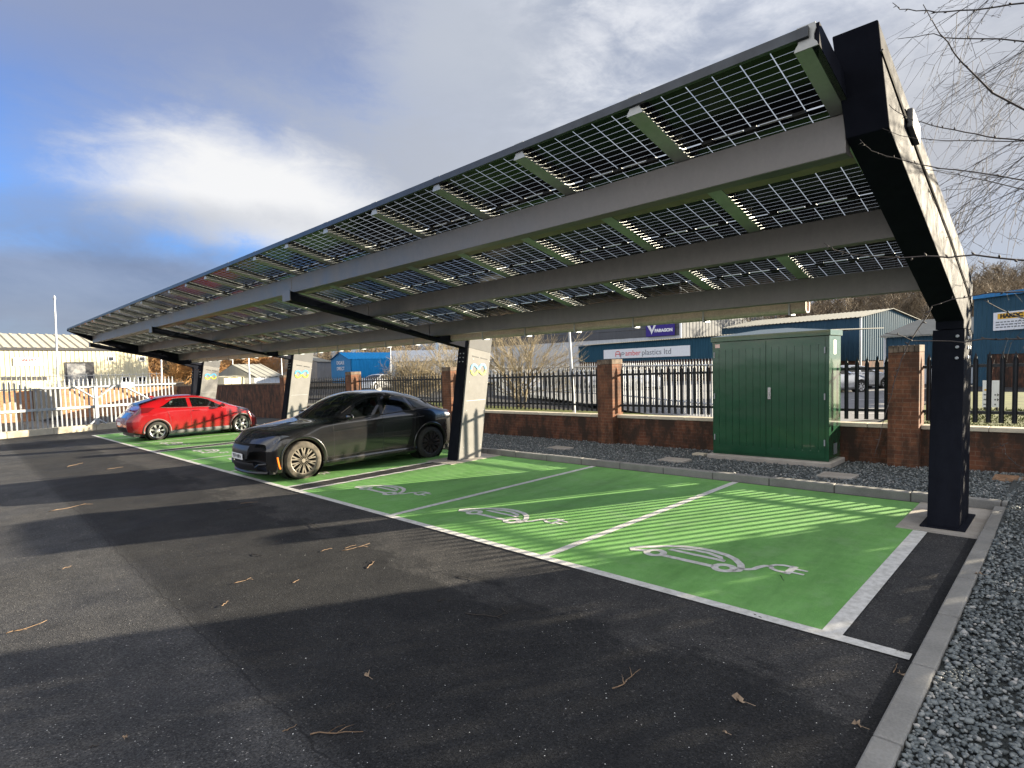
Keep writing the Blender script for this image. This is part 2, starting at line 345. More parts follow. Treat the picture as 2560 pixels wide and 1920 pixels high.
wd = wn('ShaderNodeTexCoord').outputs['Generated']
def wnoise(scale, detail, rough, stretch=(1, 1, 1), dist=0., loc=(0, 0, 0)):
    m = wn('ShaderNodeMapping'); m.inputs['Scale'].default_value = stretch; m.inputs['Location'].default_value = loc; wl(wd, m.inputs[0])
    n = wn('ShaderNodeTexNoise'); n.inputs['Scale'].default_value = scale; n.inputs['Detail'].default_value = detail; n.inputs['Roughness'].default_value = rough; n.inputs['Distortion'].default_value = dist
    wl(m.outputs[0], n.inputs['Vector']); return n.outputs['Fac']
def wstep(x, lo, hi):
    n = wn('ShaderNodeMapRange', interpolation_type='SMOOTHSTEP'); wset(n.inputs[0], x); n.inputs[1].default_value = lo; n.inputs[2].default_value = hi; return n.outputs[0]
def wmix(f, a, b):
    n = wn('ShaderNodeMix', data_type='RGBA')
    for s_, v in ((n.inputs[0], f), (n.inputs[6], a), (n.inputs[7], b)):
        if isinstance(v, tuple): s_.default_value = c4(v)
        elif isinstance(v, (int, float)): s_.default_value = v
        else: wl(v, s_)
    return n.outputs[2]
def px_dir(px, py):
    v = at(px, py, 1.)-CX; return v/np.linalg.norm(v)
N1 = wnoise(3.4, 10, .62, (1, 1, 2.2), .5); N2 = wnoise(11, 9, .66, (1, 1, 2.4), .4); N3 = wnoise(1.6, 5, .55, (1, 1, 1.6), 0, (4, 2, 1))
ragged = wm('ADD', wm('MULTIPLY', wm('SUBTRACT', N1, .5), 1.), wm('MULTIPLY', wm('SUBTRACT', N2, .5), .6))
def blob(px, py, rx, ry, tilt=0., soft=.5, rag=1.):
    """a soft cloud bank round one direction of the sky; rx, ry as half sizes in photograph pixels"""
    c = px_dir(px, py); h = np.cross(c, (0, 0, 1.)); h /= np.linalg.norm(h); v = np.cross(h, c)
    h2 = h*math.cos(tilt)+v*math.sin(tilt); v2 = -h*math.sin(tilt)+v*math.cos(tilt)
    f = wm('MAXIMUM', wv('DOT_PRODUCT', wd, tuple(c)).outputs['Value'], .02)
    a = wm('DIVIDE', wv('DOT_PRODUCT', wd, tuple(h2*F/rx)).outputs['Value'], f); b = wm('DIVIDE', wv('DOT_PRODUCT', wd, tuple(v2*F/ry)).outputs['Value'], f)
    d = wm('SQRT', wm('ADD', wm('MULTIPLY', a, a), wm('MULTIPLY', b, b)))
    d = wm('ADD', d, wm('MULTIPLY', ragged, rag))
    front = wstep(wv('DOT_PRODUCT', wd, tuple(c)).outputs['Value'], .05, .2)
    return wm('MULTIPLY', wstep(d, 1.+soft, 1.-soft), front)
def k(c, s): return tuple(x*s for x in c)
CS = SKY_CLOUD
tint = wn('ShaderNodeMix', data_type='RGBA', blend_type='MULTIPLY'); tint.inputs[0].default_value = 1.; wl(sky.outputs[0], tint.inputs[6]); tint.inputs[7].default_value = (*SKY_TINT, 1)
colr = tint.outputs[2]
sepd = wn('ShaderNodeSeparateXYZ'); wl(wd, sepd.inputs[0]); elev = sepd.outputs[2]
# pale band low over the horizon
colr = wmix(wm('MULTIPLY', wstep(elev, .13, .0), .7), colr, k((.58, .66, .84), CS))
# thin veil in the upper left and the big bank on the right
colr = wmix(wm('MULTIPLY', blob(420, -190, 1250, 330, .05, .7, .35), .8), colr, k((.56, .61, .77), CS))
colr = wmix(wm('MULTIPLY', blob(2020, 30, 1010, 520, .12, .4, .75), .95), colr, wmix(wstep(wm('ADD', wm('MULTIPLY', N1, .65), wm('MULTIPLY', N2, .35)), .38, .62), k((.66, .74, .92), CS), k((1.35, 1.38, 1.45), CS)))
colr = wmix(wm('MULTIPLY', blob(1150, 150, 190, 170, 0, .6, .8), .9), colr, k((.84, .91, 1.05), CS))
colr = wmix(wm('MULTIPLY', blob(1250, 430, 520, 130, -.35, .7, .9), .6), colr, k((.66, .75, .96), CS))
colr = wmix(wm('MULTIPLY', blob(2560, 560, 700, 420, 0, .6, .5), .92), colr, k((.86, .89, .97), CS))
colr = wmix(wm('MULTIPLY', blob(1560, 640, 860, 230, -.3, .6, .4), .9), colr, k((.86, .92, 1.04), CS))
# the bright bank left of centre, and the grey one under it
colr = wmix(wm('MULTIPLY', blob(700, 450, 420, 150, .04, .7, 1.), .55), colr, k((.75, .80, .92), CS))
colr = wmix(wm('MULTIPLY', blob(640, 480, 245, 108, -.08, .5, 1.15), .95), colr, k((1.55, 1.55, 1.55), CS))
colr = wmix(wm('MULTIPLY', blob(330, 735, 760, 105, -.03, .5, .6), .9), colr, wmix(wstep(N1, .35, .7), k((.38, .45, .63), CS), k((.54, .61, .79), CS)))
colr = wmix(wm('MULTIPLY', blob(150, 540, 420, 40, .1, .7, 1.2), .5), colr, k((.48, .56, .74), CS))
colr = wmix(wm('MULTIPLY', wm('MULTIPLY', wstep(elev, .60, .78), wstep(N3, .22, .46)), .9), colr, k((1.0, 1.0, 1.02), CS))
colr = wmix(wm('MULTIPLY', wstep(elev, .15, .03), .65), colr, k((.62, .69, .84), CS))
# the open sky behind and above the photographer: unseen cloud added to fill shade
back = wm('MULTIPLY', wstep(wv('DOT_PRODUCT', wd, tuple(FW)).outputs['Value'], .25, -.25), wstep(N3, .30, .55))
colr = wmix(back, colr, k((1.25, 1.22, 1.18), CS*BACK_FILL))
wl(colr, bg.inputs['Color'])
SC.view_settings.view_transform = 'Standard'; SC.view_settings.look = 'None'; SC.view_settings.gamma = 1.; SC.view_settings.exposure = EXPO
SC.view_settings.use_curve_mapping = False
# ================================================================ ground
BAY, GAP, L0 = 2.8, .5077, 4.68
def xD(n, gp=0.): return -n*BAY-gp*GAP
m = MB(); xs = [-900, -60, -20, 30, 900]; ys = [-700, -40, 0, 12, 900]
m.grid([[(x, y, SX*min(max(x, -60), 30)+SY*min(max(y, -40), 12)) for y in ys] for x in xs])
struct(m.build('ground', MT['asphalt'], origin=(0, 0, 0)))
GRP = [(xD(3)+.05, -.12), (xD(6, 1)+.05, xD(3, 1)-.05), (xD(9, 2)+.05, xD(6, 2)-.05)]
m = MB()
for a, b in GRP: m.face([(a, .06, .004), (b, .06, .004), (b, L0, .004), (a, L0, .004)])
struct(m.build('parking_bay_surface', MT['green'], shear='g', origin=(0, 0, 0)))
m = MB()
def strip(x0, y0, x1, y1, z=.008): m.face([(x0, y0, z), (x1, y0, z), (x1, y1, z), (x0, y1, z)])
strip(xD(9, 2)-.05, 0, .355, .10)
strip(-.18, .1, -.05, 3.24)
for n, gp in ((1, 0), (2, 0), (4, 1), (5, 1), (7, 2), (8, 2)): strip(xD(n, gp)-.05, .1, xD(n, gp)+.05, L0)
for n, gp in ((3, 0), (3, 1), (6, 1), (6, 2), (9, 2)): strip(xD(n, gp)-.05, .1, xD(n, gp)+.05, 3.5)
struct(m.build('road_markings', MT['white'], shear='g', origin=(0, 0, 0)))
def icon(x0, y0):
    """the painted car-with-plug symbol, 1.6 m wide"""
    m = MB(); z = .0075; w = .068
    T = lambda pts: [(x0+a, y0+b) for a, b in pts]
    circ = lambda cx, cy, r, n=20: T([(cx+r*math.cos(2*math.pi*k/n), cy+r*math.sin(2*math.pi*k/n)) for k in range(n)])
    m.ribbon(T([(.17, .10), (.03, .03), (.0, .07), (.06, .17), (.16, .25), (.28, .37), (.40, .44), (.55, .48), (.70, .485), (.86, .45), (.98, .38), (1.08, .27), (1.13, .17), (1.13, .10), (1.09, .06)]), w, z)
    m.ribbon(circ(.27, .09, .085), w, z, True); m.ribbon(circ(1.0, .09, .085), w, z, True)
    m.ribbon(T([(.37, .065), (.9, .065)]), w, z)
    m.ribbon(T([(.33, .27), (.42, .36), (.55, .40), (.70, .40), (.84, .35), (.93, .27)]), .058, z, True)
    m.ribbon(T([(1.10, .16), (1.17, .17), (1.22, .22), (1.24, .31), (1.27, .37), (1.33, .40)]), .055, z)
    m.ribbon(T([(1.48, .31), (1.40, .31), (1.34, .34), (1.31, .40), (1.34, .46), (1.40, .49), (1.48, .49)]), .045, z)
    for pts in ([(1.46, .28), (1.52, .28), (1.52, .52), (1.46, .52)], [(1.52, .33), (1.62, .33), (1.62, .365), (1.52, .365)], [(1.52, .435), (1.62, .435), (1.62, .47), (1.52, .47)]):
        m.face([(x, y, z) for x, y in T(pts)])
    struct(m.build('road_marking_symbol', MT['icon'], shear='g'))
for n, gp in ((0, 0), (1, 0), (2, 0), (3, 1), (4, 1), (5, 1), (6, 2), (8, 2)): icon(xD(n, gp)-2.25, .78)
# concrete pads round the columns
m = MB()
for x, hw in ((.02, .37), (xD(3, .5), .44), (xD(6, 1.5), .44), (xD(9, 2)-.1, .44)):
    m.box((x-hw, 3.26, -.1), (x+hw-.01, L0+.04, .012))
struct(m.build('concrete_pad', MT['concrete'], shear='g', origin=(0, 0, 0)))
# kerbs, laid stone by stone with dark joints
m = MB()
def kerb(x0, y0, x1, y1, top, joint=.012):
    if x1-x0 > y1-y0:
        x = x0
        while x < x1-.05:
            e = min(x+.915, x1); m.m = 0; m.box((x+joint/2, y0, -.15), (e-joint/2, y1, top+random.uniform(-.004, .004))); x = e
    else:
        y = y0
        while y < y1-.05:
            e = min(y+.915, y1); m.m = 0; m.box((x0, y+joint/2, -.15), (x1, e-joint/2, top+random.uniform(-.004, .004))); y = e
    m.m = 1; m.box((x0+.006, y0+.006, -.15), (x1-.006, y1-.006, top-.014))
kerb(-27., 4.73, .512, 4.855, .12); kerb(.39, -9.3, .515, 4.725, .068)
struct(m.build('kerb', [MT['kerb'], MT['kerbdark']], shear='g', origin=(0, 0, 0), bevel=.012))
m = MB(); m.face([(-27.2, 4.8, .085), (.44, 4.8, .085), (.44, 6.3, .01), (-27.2, 6.3, .01)]); m.face([(-27.2, 6.3, .01), (.44, 6.3, .01), (.44, 7.7, .01), (-27.2, 7.7, .01)]); m.face([(.505, -9.3, .03), (9, -9.3, .03), (9, 1, .03), (.505, 1, .03)]); m.face([(.505, 1, .03), (9, 1, .03), (9, 4.85, .085), (.505, 4.85, .085)]); m.face([(.44, 4.85, .085), (9, 4.85, .085), (9, 7.7, .03), (.44, 7.7, .03)])
struct(m.build('gravel_bed', MT['gravelbed'], shear='g', origin=(0, 0, 0)))

# ================================================================ the solar canopy
CAR = thing('solar_carport', (0, 3.8, g(0, 3.8)), 'long tilted solar panel canopy on leaning black steel columns over the green charging bays', 'carport')
RB = lambda y: 3.633-.242*y                 # underside of the rafters
sn = math.hypot(1, .242)
# the two end frames: column and cantilever in one folded profile
ENDP = [(3.69, 2.20), (3.69, 2.29), (.19, 3.405), (.09, 3.58), (-.125, 3.955), (.907, 3.676), (2.62, 3.262), (3.70, 2.992), (4.36, 2.76), (4.36, 2.54), (4.275, 2.20)]
COLP = [(3.46, -.15), (3.69, 2.195), (4.275, 2.195), (4.235, -.15)]
ENDL = [(3.69, 2.20), (3.69, 2.29), (.19, 3.405), (-.10, 3.56), (-.53, 3.775), (-.53, 3.85), (4.36, 2.72), (4.36, 2.54), (4.275, 2.20)]
def end_frame(x0, x1, xc0, xc1, prof=ENDP):
    m = MB(); m.prism([(x0, y, z) for y, z in prof], (x1-x0, 0, 0)); arm = m.build('cantilever_arm', MT['steel'], CAR, 'c', bevel=.006)
    m = MB(); m.prism([(xc0, y, z) for y, z in COLP], (xc1-xc0, 0, 0)); m.box((xc0-.06, 3.42, -.02), (xc1+.06, 4.30, .03)); m.m = 1
    for zz in (2.10, 1.99, 1.88):
        for yy in (3.92, 4.08): m.cyl((xc0-.012, yy, zz), (xc1+.012, yy, zz), .022, 8)
    for xx in (xc1-.06,):
        for zz in (2.12, 2.0, 1.88): m.cyl((xx, 3.665+(zz-2.12)*.1, zz), (xx, 3.655+(zz-2.12)*.1-.012, zz), .018, 10)
    m.build('column', [MT['steel'], MT['galv']], CAR, 'c', bevel=.006)
    return arm
aR = end_frame(-.068, .185, -.093, .194)
m = MB(); m.prism([(.186, .68, 3.535), (.186, .95, 3.47), (.186, .95, 3.60), (.186, .68, 3.665)], (.04, 0, 0)); m.build('floodlight', MT['grey_trim'], aR, 'c', bevel=.01)
m = MB(); m.tube([(.19, -.05, 3.8), (.192, 1.1, 3.44), (.192, 2.6, 3.03), (.192, 3.9, 2.62), (.2, 4.2, 2.45)], .009, 5); m.build('cable', MT['trim'], aR, 'c')
end_frame(-26.36, -26.10, -26.36, -26.08, ENDL)
# inner frames with the grey charger casings
ARMP = [(.12, 3.18), (.12, 3.335), (3.30, 2.56), (3.36, 2.79), (3.56, 2.745), (4.38, 2.645), (4.68, 2.575), (4.62, 2.22), (4.02, 2.37)]
CASP = [(3.66, -.12), (4.056, 2.372), (4.694, 2.252), (4.295, -.12)]
HOOD = [(4.0575, 2.375), (4.09, 2.585), (4.378, 2.669), (4.765, 2.60), (4.6955, 2.255)]
COLI = [(3.60, -.15), (4.04, 2.42), (4.66, 2.42), (4.26, -.15)]
def casing_screws(m, x1):
    for cc in ((4.165, 2.12), (4.655, 2.06), (4.03, 1.62), (4.58, 1.58), (3.93, 1.0), (4.44, .98), (3.80, .2), (4.31, .2)): m.cyl((x1, *cc), (x1+.005, *cc), .009, 6)
    m.box((x1-.001, 3.93, 1.205), (x1+.0008, 4.49, 1.212))
def charger(x1):
    m = MB(); m.prism([(x1-.30, y, z) for y, z in ARMP], (.25, 0, 0)); arm = m.build('cantilever_arm', MT['steel'], CAR, 'c', bevel=.005)
    m = MB(); m.box((x1-.325, .105, 3.17), (x1-.025, .118, 3.345)); m.build('end_plate', MT['beam'], arm, 'c')
    m = MB(); m.prism([(x1-.33, y, z) for y, z in COLI], (.285, 0, 0)); m.m = 1
    for r_ in range(3):
        for xx in (x1-.24, x1-.13):
            zz = 2.25-.09*r_; yy = 3.60+.44*(zz+.15)/2.57; m.cyl((xx, yy+.01, zz), (xx, yy-.014, zz), .014, 8)
    m.build('column', [MT['steel'], MT['galv']], CAR, 'c', bevel=.005)
    m = MB(); m.prism([(x1-.04, y, z) for y, z in CASP], (.04, 0, 0)); m.m = 1; casing_screws(m, x1); cas = m.build('charger_casing', [MT['casing'], MT['galv']], CAR, 'c', bevel=.004)
    m = MB(); m.prism([(x1-.04, y, z) for y, z in HOOD], (.037, 0, 0)); m.build('casing_hood', MT['hoodgrey'], CAR, 'c', bevel=.003)
    m = MB(); sl_ = -.082/.45
    for y0, y1 in ((4.143, 4.335), (4.388, 4.594)):
        z0 = 2.20+(y0-4.143)*sl_; z1 = 2.20+(y1-4.143)*sl_
        m.prism([(x1+.0005, y0, z0), (x1+.0005, y1, z1), (x1+.0005, y1, z1-.022), (x1+.0005, y0, z0-.022)], (.004, 0, 0))
    m.build('cable_slot', MT['slot'], cas, 'c')
    # the looped figure-of-eight emblem, blue above and yellow below
    for part in (0, 1):
        m = MB(); n = 48; cy_, cz_ = 4.312, 1.888
        for k in range(n):
            ring = []
            for q in (k, k+1):
                t = 2*math.pi*q/n; den = 1+math.sin(t)**2; a = .215
                yy = a*math.cos(t)/den; zz = a*1.42*math.sin(t)*math.cos(t)/den
                dt = 1e-3; t2 = t+dt; d2 = 1+math.sin(t2)**2; ty = a*math.cos(t2)/d2-yy; tz = a*1.42*math.sin(t2)*math.cos(t2)/d2-zz; l = math.hypot(ty, tz)
                ny, nz = -tz/l, ty/l; w = .024
                ring.append(((cy_+yy+ny*w, cz_+zz+nz*w), (cy_+yy-ny*w, cz_+zz-nz*w)))
            mid = (ring[0][0][1]+ring[0][1][1]+ring[1][0][1]+ring[1][1][1])/4
            if (mid >= cz_) == (part == 0):
                xo = x1+.001+.0006*part+.0013*(k >= n//2); m.prism([(xo, *ring[0][0]), (xo, *ring[1][0]), (xo, *ring[1][1]), (xo, *ring[0][1])], (.007, 0, 0))
        m.build('emblem', MT['lblue' if part == 0 else 'lyellow'], cas, 'c')
    # a slim lamp under the arm and a short white pipe beside the casing head
    m = MB(); m.prism([(x1-.28, 3.20, 2.66), (x1-.28, 3.56, 2.58), (x1-.28, 3.56, 2.545), (x1-.28, 3.20, 2.625)], (-.10, 0, 0)); m.build('light_fitting', MT['lampwhite'], arm, 'c')
    m = MB(); m.tube([(x1-.10, 4.58, 2.60), (x1-.10, 4.58, 2.79)], .028, 10); m.build('downpipe', MT['plate'], CAR, 'c')
MT['lblue'] = plain('emblem_blue', (.07, .33, .56), .4, 0, .1); MT['lyellow'] = plain('emblem_yellow', (.46, .48, .05), .4, 0, .1); MT['lampwhite'] = plain('lamp_diffuser', (.75, .75, .72), .4, 0, .1)
for x1 in (-8.47, -17.19, ): charger(x1)
charger(-26.0)
# three long beams, in three lengths each
for yb in (.20, 1.685, 3.11):
    for xa, xb in ((-26.06, -17.345), (-17.335, -8.625), (-8.615, -.07)):
        m = MB(); zt = RB(yb)-.004
        m.prism([(xa, yb, zt), (xa, yb, zt-.268), (xa, yb+.105, zt-.268), (xa, yb+.105, zt-.0254)], (xb-xa, 0, 0))
        m.prism([(xa, yb+.1055, zt-.25), (xa, yb+.1055, zt-.266), (xa, yb+.15, zt-.266), (xa, yb+.15, zt-.25)], (xb-xa, 0, 0))
        m.build('beam', MT['beam'], CAR, 'c', bevel=.006)
for yb, dy in ((.20, .17), (1.685, .17), (3.11, .16)):
    for kk, (rr, oz) in enumerate(((.011, .30), (.008, .262))):
        pts = []
        for i in range(67): x = -.1-i*.392; pts.append((x, yb+dy+.012*math.sin(i*1.7+kk)+.02*kk, RB(yb)-oz+.06-.012*abs(math.sin(i*math.pi/3))))
        m = MB(); m.tube(pts, rr, 5); m.build('cable', MT['trim'], CAR, 'c', recalc=False, smooth=True)
# rafters with their cut ends, then the panels between them
NR, X0, DX = 23, -.0986, 1.1785
for i in range(NR):
    x = X0-i*DX; m = MB(); y0, y1 = -.50, 3.56; hw = .067
    P = lambda y, dz: (y, RB(y)+dz)
    m.prism([(x-hw, *P(y0, 0)), (x-hw, *P(y1, 0)), (x-hw, *P(y1, .012)), (x-hw, *P(y0, .012))], (2*hw, 0, 0))
    m.prism([(x-.038, *P(y0, .0121)), (x-.038, *P(y1, .0121)), (x-.038, *P(y1, .056)), (x-.038, *P(y0, .056))], (.076, 0, 0))
    m.prism([(x-.02, *P(y0, .0562)), (x-.02, *P(y1, .0562)), (x-.02, *P(y1, .108)), (x-.02, *P(y0, .108))], (.04, 0, 0))
    rf = m.build('rafter', MT['alu'], CAR, 'c')
    m = MB(); prof = [(-.067, -.002), (.067, -.002), (.06, .02), (.044, .04), (.044, .07), (.055, .10), (.052, .135), (-.052, .135), (-.055, .10), (-.044, .07), (-.044, .04), (-.06, .02)]
    m.prism([(x+a, y0-.012, RB(y0)+b) for a, b in prof], (0, .011, 0)); m.build('end_cap', MT['alu'], rf, 'c')
ROW = [(-.51, .815), (.845, 2.17), (2.20, 3.56)]
PB = lambda y: RB(y)+.060
for j, (ya, yb) in enumerate(ROW):
    proto = None
    for i in range(NR-1):
        x1 = X0-i*DX-.0215; x0 = X0-(i+1)*DX+.0215; off = np.array([x0, ya, PB(ya)+cz(x0, ya)])
        if proto is None:
            m = MB(); w = x1-x0; dz = PB(yb)-PB(ya)+SY*(yb-ya); ly = yb-ya; dzx = .0041*w
            m.m = 0
            bl, br, tr_, tl = (0, 0, 0), (w, 0, dzx), (w, ly, dz+dzx), (0, ly, dz)
            m.face([tl, tr_, br, bl], [(0, 1), (1, 1), (1, 0), (0, 0)])
            up_ = lambda p: (p[0], p[1], p[2]+.006)
            m.m = 1
            for a, b in ((bl, br), (br, tr_), (tr_, tl), (tl, bl)):
                c_ = np.array([w/2, ly/2, dz/2]); ia, ib = np.array(a)+(c_-np.array(a))*.012, np.array(b)+(c_-np.array(b))*.012
                A_, B_ = np.array(a), np.array(b); z3 = np.array([0, 0, .032]); z1 = np.array([0, 0, -.004])
                m.raw([A_+z1, B_+z1, ib+z1, ia+z1, A_+z3, B_+z3, ib+z3, ia+z3], [(0, 1, 5, 4), (3, 2, 1, 0), (2, 3, 7, 6), (4, 5, 6, 7)])
            m.m = 2
            for fx in (.2, .5, .8):
                cx_, cy_, c2 = w*fx, ly*.5, dz*.5+dzx*fx; m.box((cx_-.045, cy_-.03, c2-.024), (cx_+.045, cy_+.03, c2-.002))
            for fx in (.34, .66):
                cx_, cy_, c2 = w*fx, ly*.5, dz*.5+dzx*fx; m.m = 3; m.box((cx_-.12, cy_-.012, c2-.006), (cx_+.12, cy_+.012, c2-.003))
            proto = m.build('solar_panel', [MT['cell'], MT['pframe'], MT['jbox'], MT['plate']], CAR, None, local=True, recalc=False)
            o = proto
        else:
            o = proto.copy(); COL.objects.link(o); o.parent = CAR
        o.location = off-ORG[CAR.name]
for xa_, xb_ in ((-.0285, -.0695), (-26.10, -26.064)):
    m = MB(); m.prism([(xa_, -.50, RB(-.50)+.0), (xa_, 3.55, RB(3.55)+.0), (xa_, 3.55, RB(3.55)+.13), (xa_, -.50, RB(-.50)+.13)], (xb_-xa_, 0, 0)); m.build('end_flashing', MT['steel'], CAR, 'c')
# cross members under the panel joints, the front edge trim and the gutter at the low side
for yj in (.83, 2.185):
    for i in range(NR-1):
        x1 = X0-i*DX-.07; x0 = X0-(i+1)*DX+.07
        m = MB(); m.prism([(x0, yj-.045, RB(yj-.045)+.004), (x0, yj+.045, RB(yj+.045)+.004), (x0, yj+.045, RB(yj+.045)+.05), (x0, yj-.045, RB(yj-.045)+.05)], (x1-x0, 0, 0))
        m.build('purlin', MT['purlin'], CAR, 'c')
m = MB(); m.prism([(-26.2, -.535, PB(-.535)-.01), (-26.2, -.514, PB(-.514)-.01), (-26.2, -.514, PB(-.514)+.05), (-26.2, -.535, PB(-.535)+.05)], (26.12, 0, 0)); m.build('edge_trim', MT['pframe'], CAR, 'c')
m = MB(); ya = 3.66; zg = RB(ya)-.10
prof = [(3.585, zg+.05), (3.585, zg-.09), (3.60, zg-.125), (3.64, zg-.14), (3.69, zg-.14), (3.725, zg-.125), (3.74, zg-.09), (3.74, zg+.0), (3.73, zg+.0), (3.73, zg-.085), (3.715, zg-.115), (3.69, zg-.128), (3.64, zg-.128), (3.61, zg-.115), (3.595, zg-.085), (3.595, zg+.05)]
m.prism([(-26.0, y, z) for y, z in prof], (24.6, 0, 0))
m.m = 1
for i in range(0, 21): m.box((-1.6-i*1.18-.014, 3.575, zg-.16), (-1.6-i*1.18+.014, 3.75, zg-.143)); m.box((-1.6-i*1.18-.014, 3.742, zg-.16), (-1.6-i*1.18+.014, 3.756, zg+.02)); m.box((-1.6-i*1.18-.012, 3.572, zg-.142), (-1.6-i*1.18+.012, 3.583, zg+.14))
m.build('gutter', [MT['galvdull'], MT['galv']], CAR, 'c')
# ================================================================ boundary wall, pillars and palisade fence
PX = [-1.04, -7.24, -13.45, -19.65, -25.85]; PXR = 5.16
WHERE = {PXR: 'beyond the right end column', -1.04: 'right beside the green cabinet', -7.24: 'left of the green cabinet', -13.45: 'behind the black car', -19.65: 'seen just left of the black car roof', -25.85: 'at the end of the tall brick wall'}
for x in [PXR]+PX:
    m = MB(); m.box((x-.225, 7.36, -.1), (x+.225, 7.80, 1.98)); 
    t = thing('brick_pillar', (x, 7.58, g(x, 7.58)), 'square brick fence pillar '+WHERE[x], 'pillar', 'brick pillars of the boundary wall')
    m.build('pillar_shaft', MT['pbrick'], t, 'g')
    m = MB()
    for k_ in range(6): m.box((x-.227+.0757*k_+.003, 7.352, 1.982), (x-.227+.0757*(k_+1)-.003, 7.808, 2.10))
    m.build('pillar_cap', MT['capbrick'], t, 'g', bevel=.006)
MT_ = MT
def pale_mesh():
    m = MB(); xs = [-.034, -.019, 0, .019, .034]; ys = [.0, .016, .006, .016, .0]
    top = [1.84, 1.875, 1.94, 1.875, 1.84]; top0 = [1.80, 1.80, 1.80, 1.80, 1.80]
    for d in (0, .004):
        base = len(m.v)
        for x, y, t0, t1 in zip(xs, ys, top0, top): m.v += [(x, y+d, .79), (x, y+d, t0), (x*.55 if abs(x) > .03 else x, y+d, t1)]
        for i in range(4):
            for j in range(2): m.f.append((base+i*3+j, base+(i+1)*3+j, base+(i+1)*3+j+1, base+i*3+j+1)); m.mi.append(0)
    return m
pale0 = None
secs = [(PXR, PX[0]), (PX[0], PX[1]), (PX[1], PX[2]), (PX[2], PX[3]), (PX[3], PX[4])]
WL = ['low brick wall section right of the pillar beside the cabinet', 'low brick wall section behind the green cabinet', 'low stained brick wall section right of the nearest charger column', 'low brick wall section behind the black car', 'low brick wall section right of the tall wall end']
FL = ['black palisade fence section right of the pillar beside the cabinet', 'black palisade fence section the green cabinet stands in front of', 'black palisade fence section between the nearest charger column and the next brick pillar', 'black palisade fence section above the black car roof', 'black palisade fence section farthest along, next to the tall wall']
for si, (xr, xl) in enumerate(secs):
    a, b = xl+.225, xr-.225; cx = (a+b)/2
    t = thing('boundary_wall', (cx, 7.67, g(cx, 7.67)), WL[si], 'wall', 'low brick wall sections')
    m = MB(); m.box((a, 7.56, -.1), (b, 7.78, .655)); m.build('wall', MT['brick'], t, 'g')
    m = MB(); x = a+.004
    while x < b-.02:
        e = min(x+.9, b-.004); m.box((x, 7.535, .657), (e-.008, 7.80, .728)); x = e
    m.build('coping', MT['coping'], t, 'g', bevel=.008)
    t = thing('palisade_fence', (cx, 7.69, g(cx, 7.69)), FL[si], 'fence', 'black palisade fence sections')
    for zz in (.93, 1.69):
        m = MB(); m.prism([(a-.02, 7.685, zz), (a-.02, 7.735, zz), (a-.02, 7.735, zz+.05), (a-.02, 7.685, zz+.05)], (b-a+.04, 0, 0)); m.build('rail', MT['pale'], t, 'g')
    n = int((b-a)/.157); st = (b-a)/n
    for i in range(n):
        x = a+st*(i+.5)
        if pale0 is None: pale0 = o = pale_mesh().build('pale', MT['pale'], t, local=True)
        else: o = pale0.copy(); COL.objects.link(o); o.parent = t
        o.location = Vector((x, 7.662, g(x, 7.68)+random.uniform(-.006, .006)))-Vector(ORG[t.name]); o.rotation_euler = (0, random.uniform(-.006, .006), 0)
# the tall wall carrying on to the left, and the sunlit return behind the gate
t = thing('tall_brick_wall', (-33, 7.5, g(-33, 7.5)), 'tall dark stained brick wall behind the far charger columns', 'wall')
m = MB(); m.box((-42.6, 7.40, -.3), (-26.08, 7.72, 1.66)); m.build('wall', MT['brick'], t, 'g')
m = MB(); m.box((-42.62, 7.37, 1.662), (-26.09, 7.75, 1.73)); m.build('coping', MT['capbrick'], t, 'g')
t = thing('brick_return_wall', (-42.8, 0, g(-42.8, 0)), 'orange sunlit brick wall seen through the galvanised gate', 'wall')
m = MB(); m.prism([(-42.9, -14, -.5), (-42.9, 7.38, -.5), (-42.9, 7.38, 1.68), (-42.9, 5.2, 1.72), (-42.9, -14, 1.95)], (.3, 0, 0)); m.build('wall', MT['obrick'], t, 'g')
for yy, lab in ((-1.6, 'left'), (1.1, 'middle')):
    pass
m = MB(); m.box((-42.56, -.15, -.4), (-42.2, 1.15, 1.86)); tag(m.build('wall_door', MT['slot'], shear='g'), 'dark open doorway in the orange brick wall behind the gate', 'doorway')
# galvanised gate on its concrete strip
GA, GB = np.array([-27.75, -8.2, 0]), np.array([-30.1, 4.0, 0]); gd = (GB-GA)/np.linalg.norm(GB-GA); gn = np.array([gd[1], -gd[0], 0.])
if gn[0] < 0: gn = -gn
def gp(s_, z, o=0.): return GA+gd*s_+gn*o+np.array([0, 0, z])
GLEN = np.linalg.norm(GB-GA)
t = thing('concrete_strip', tuple(gp(GLEN/2, 0)+[0, 0, g(-29, -2)]), 'low pale concrete strip under the galvanised gate', 'concrete strip')
m = MB(); k_ = 0.
while k_ < GLEN-.1:
    e = min(k_+1.5, GLEN); m.prism([gp(k_+.006, -.2, -.22), gp(e-.006, -.2, -.22), gp(e-.006, -.2, .16), gp(k_+.006, -.2, .16)], (0, 0, .46)); k_ = e
m.build('concrete_block', MT['coping'], t, 'g', bevel=.015)
t = thing('palisade_gate', tuple(gp(GLEN/2, .26)+[0, 0, g(-29, -2)]), 'galvanised steel palisade gate with braced posts behind the red car', 'gate')
for zz, hh in ((.98, .10), (1.86, .05)):
    m = MB(); m.prism([gp(0, zz, .03), gp(GLEN, zz, .03), gp(GLEN, zz+hh, .03), gp(0, zz+hh, .03)], tuple(gn*.05)); m.build('rail', MT['galv'], t, 'g')
gp0 = None; n = int(GLEN/.165)
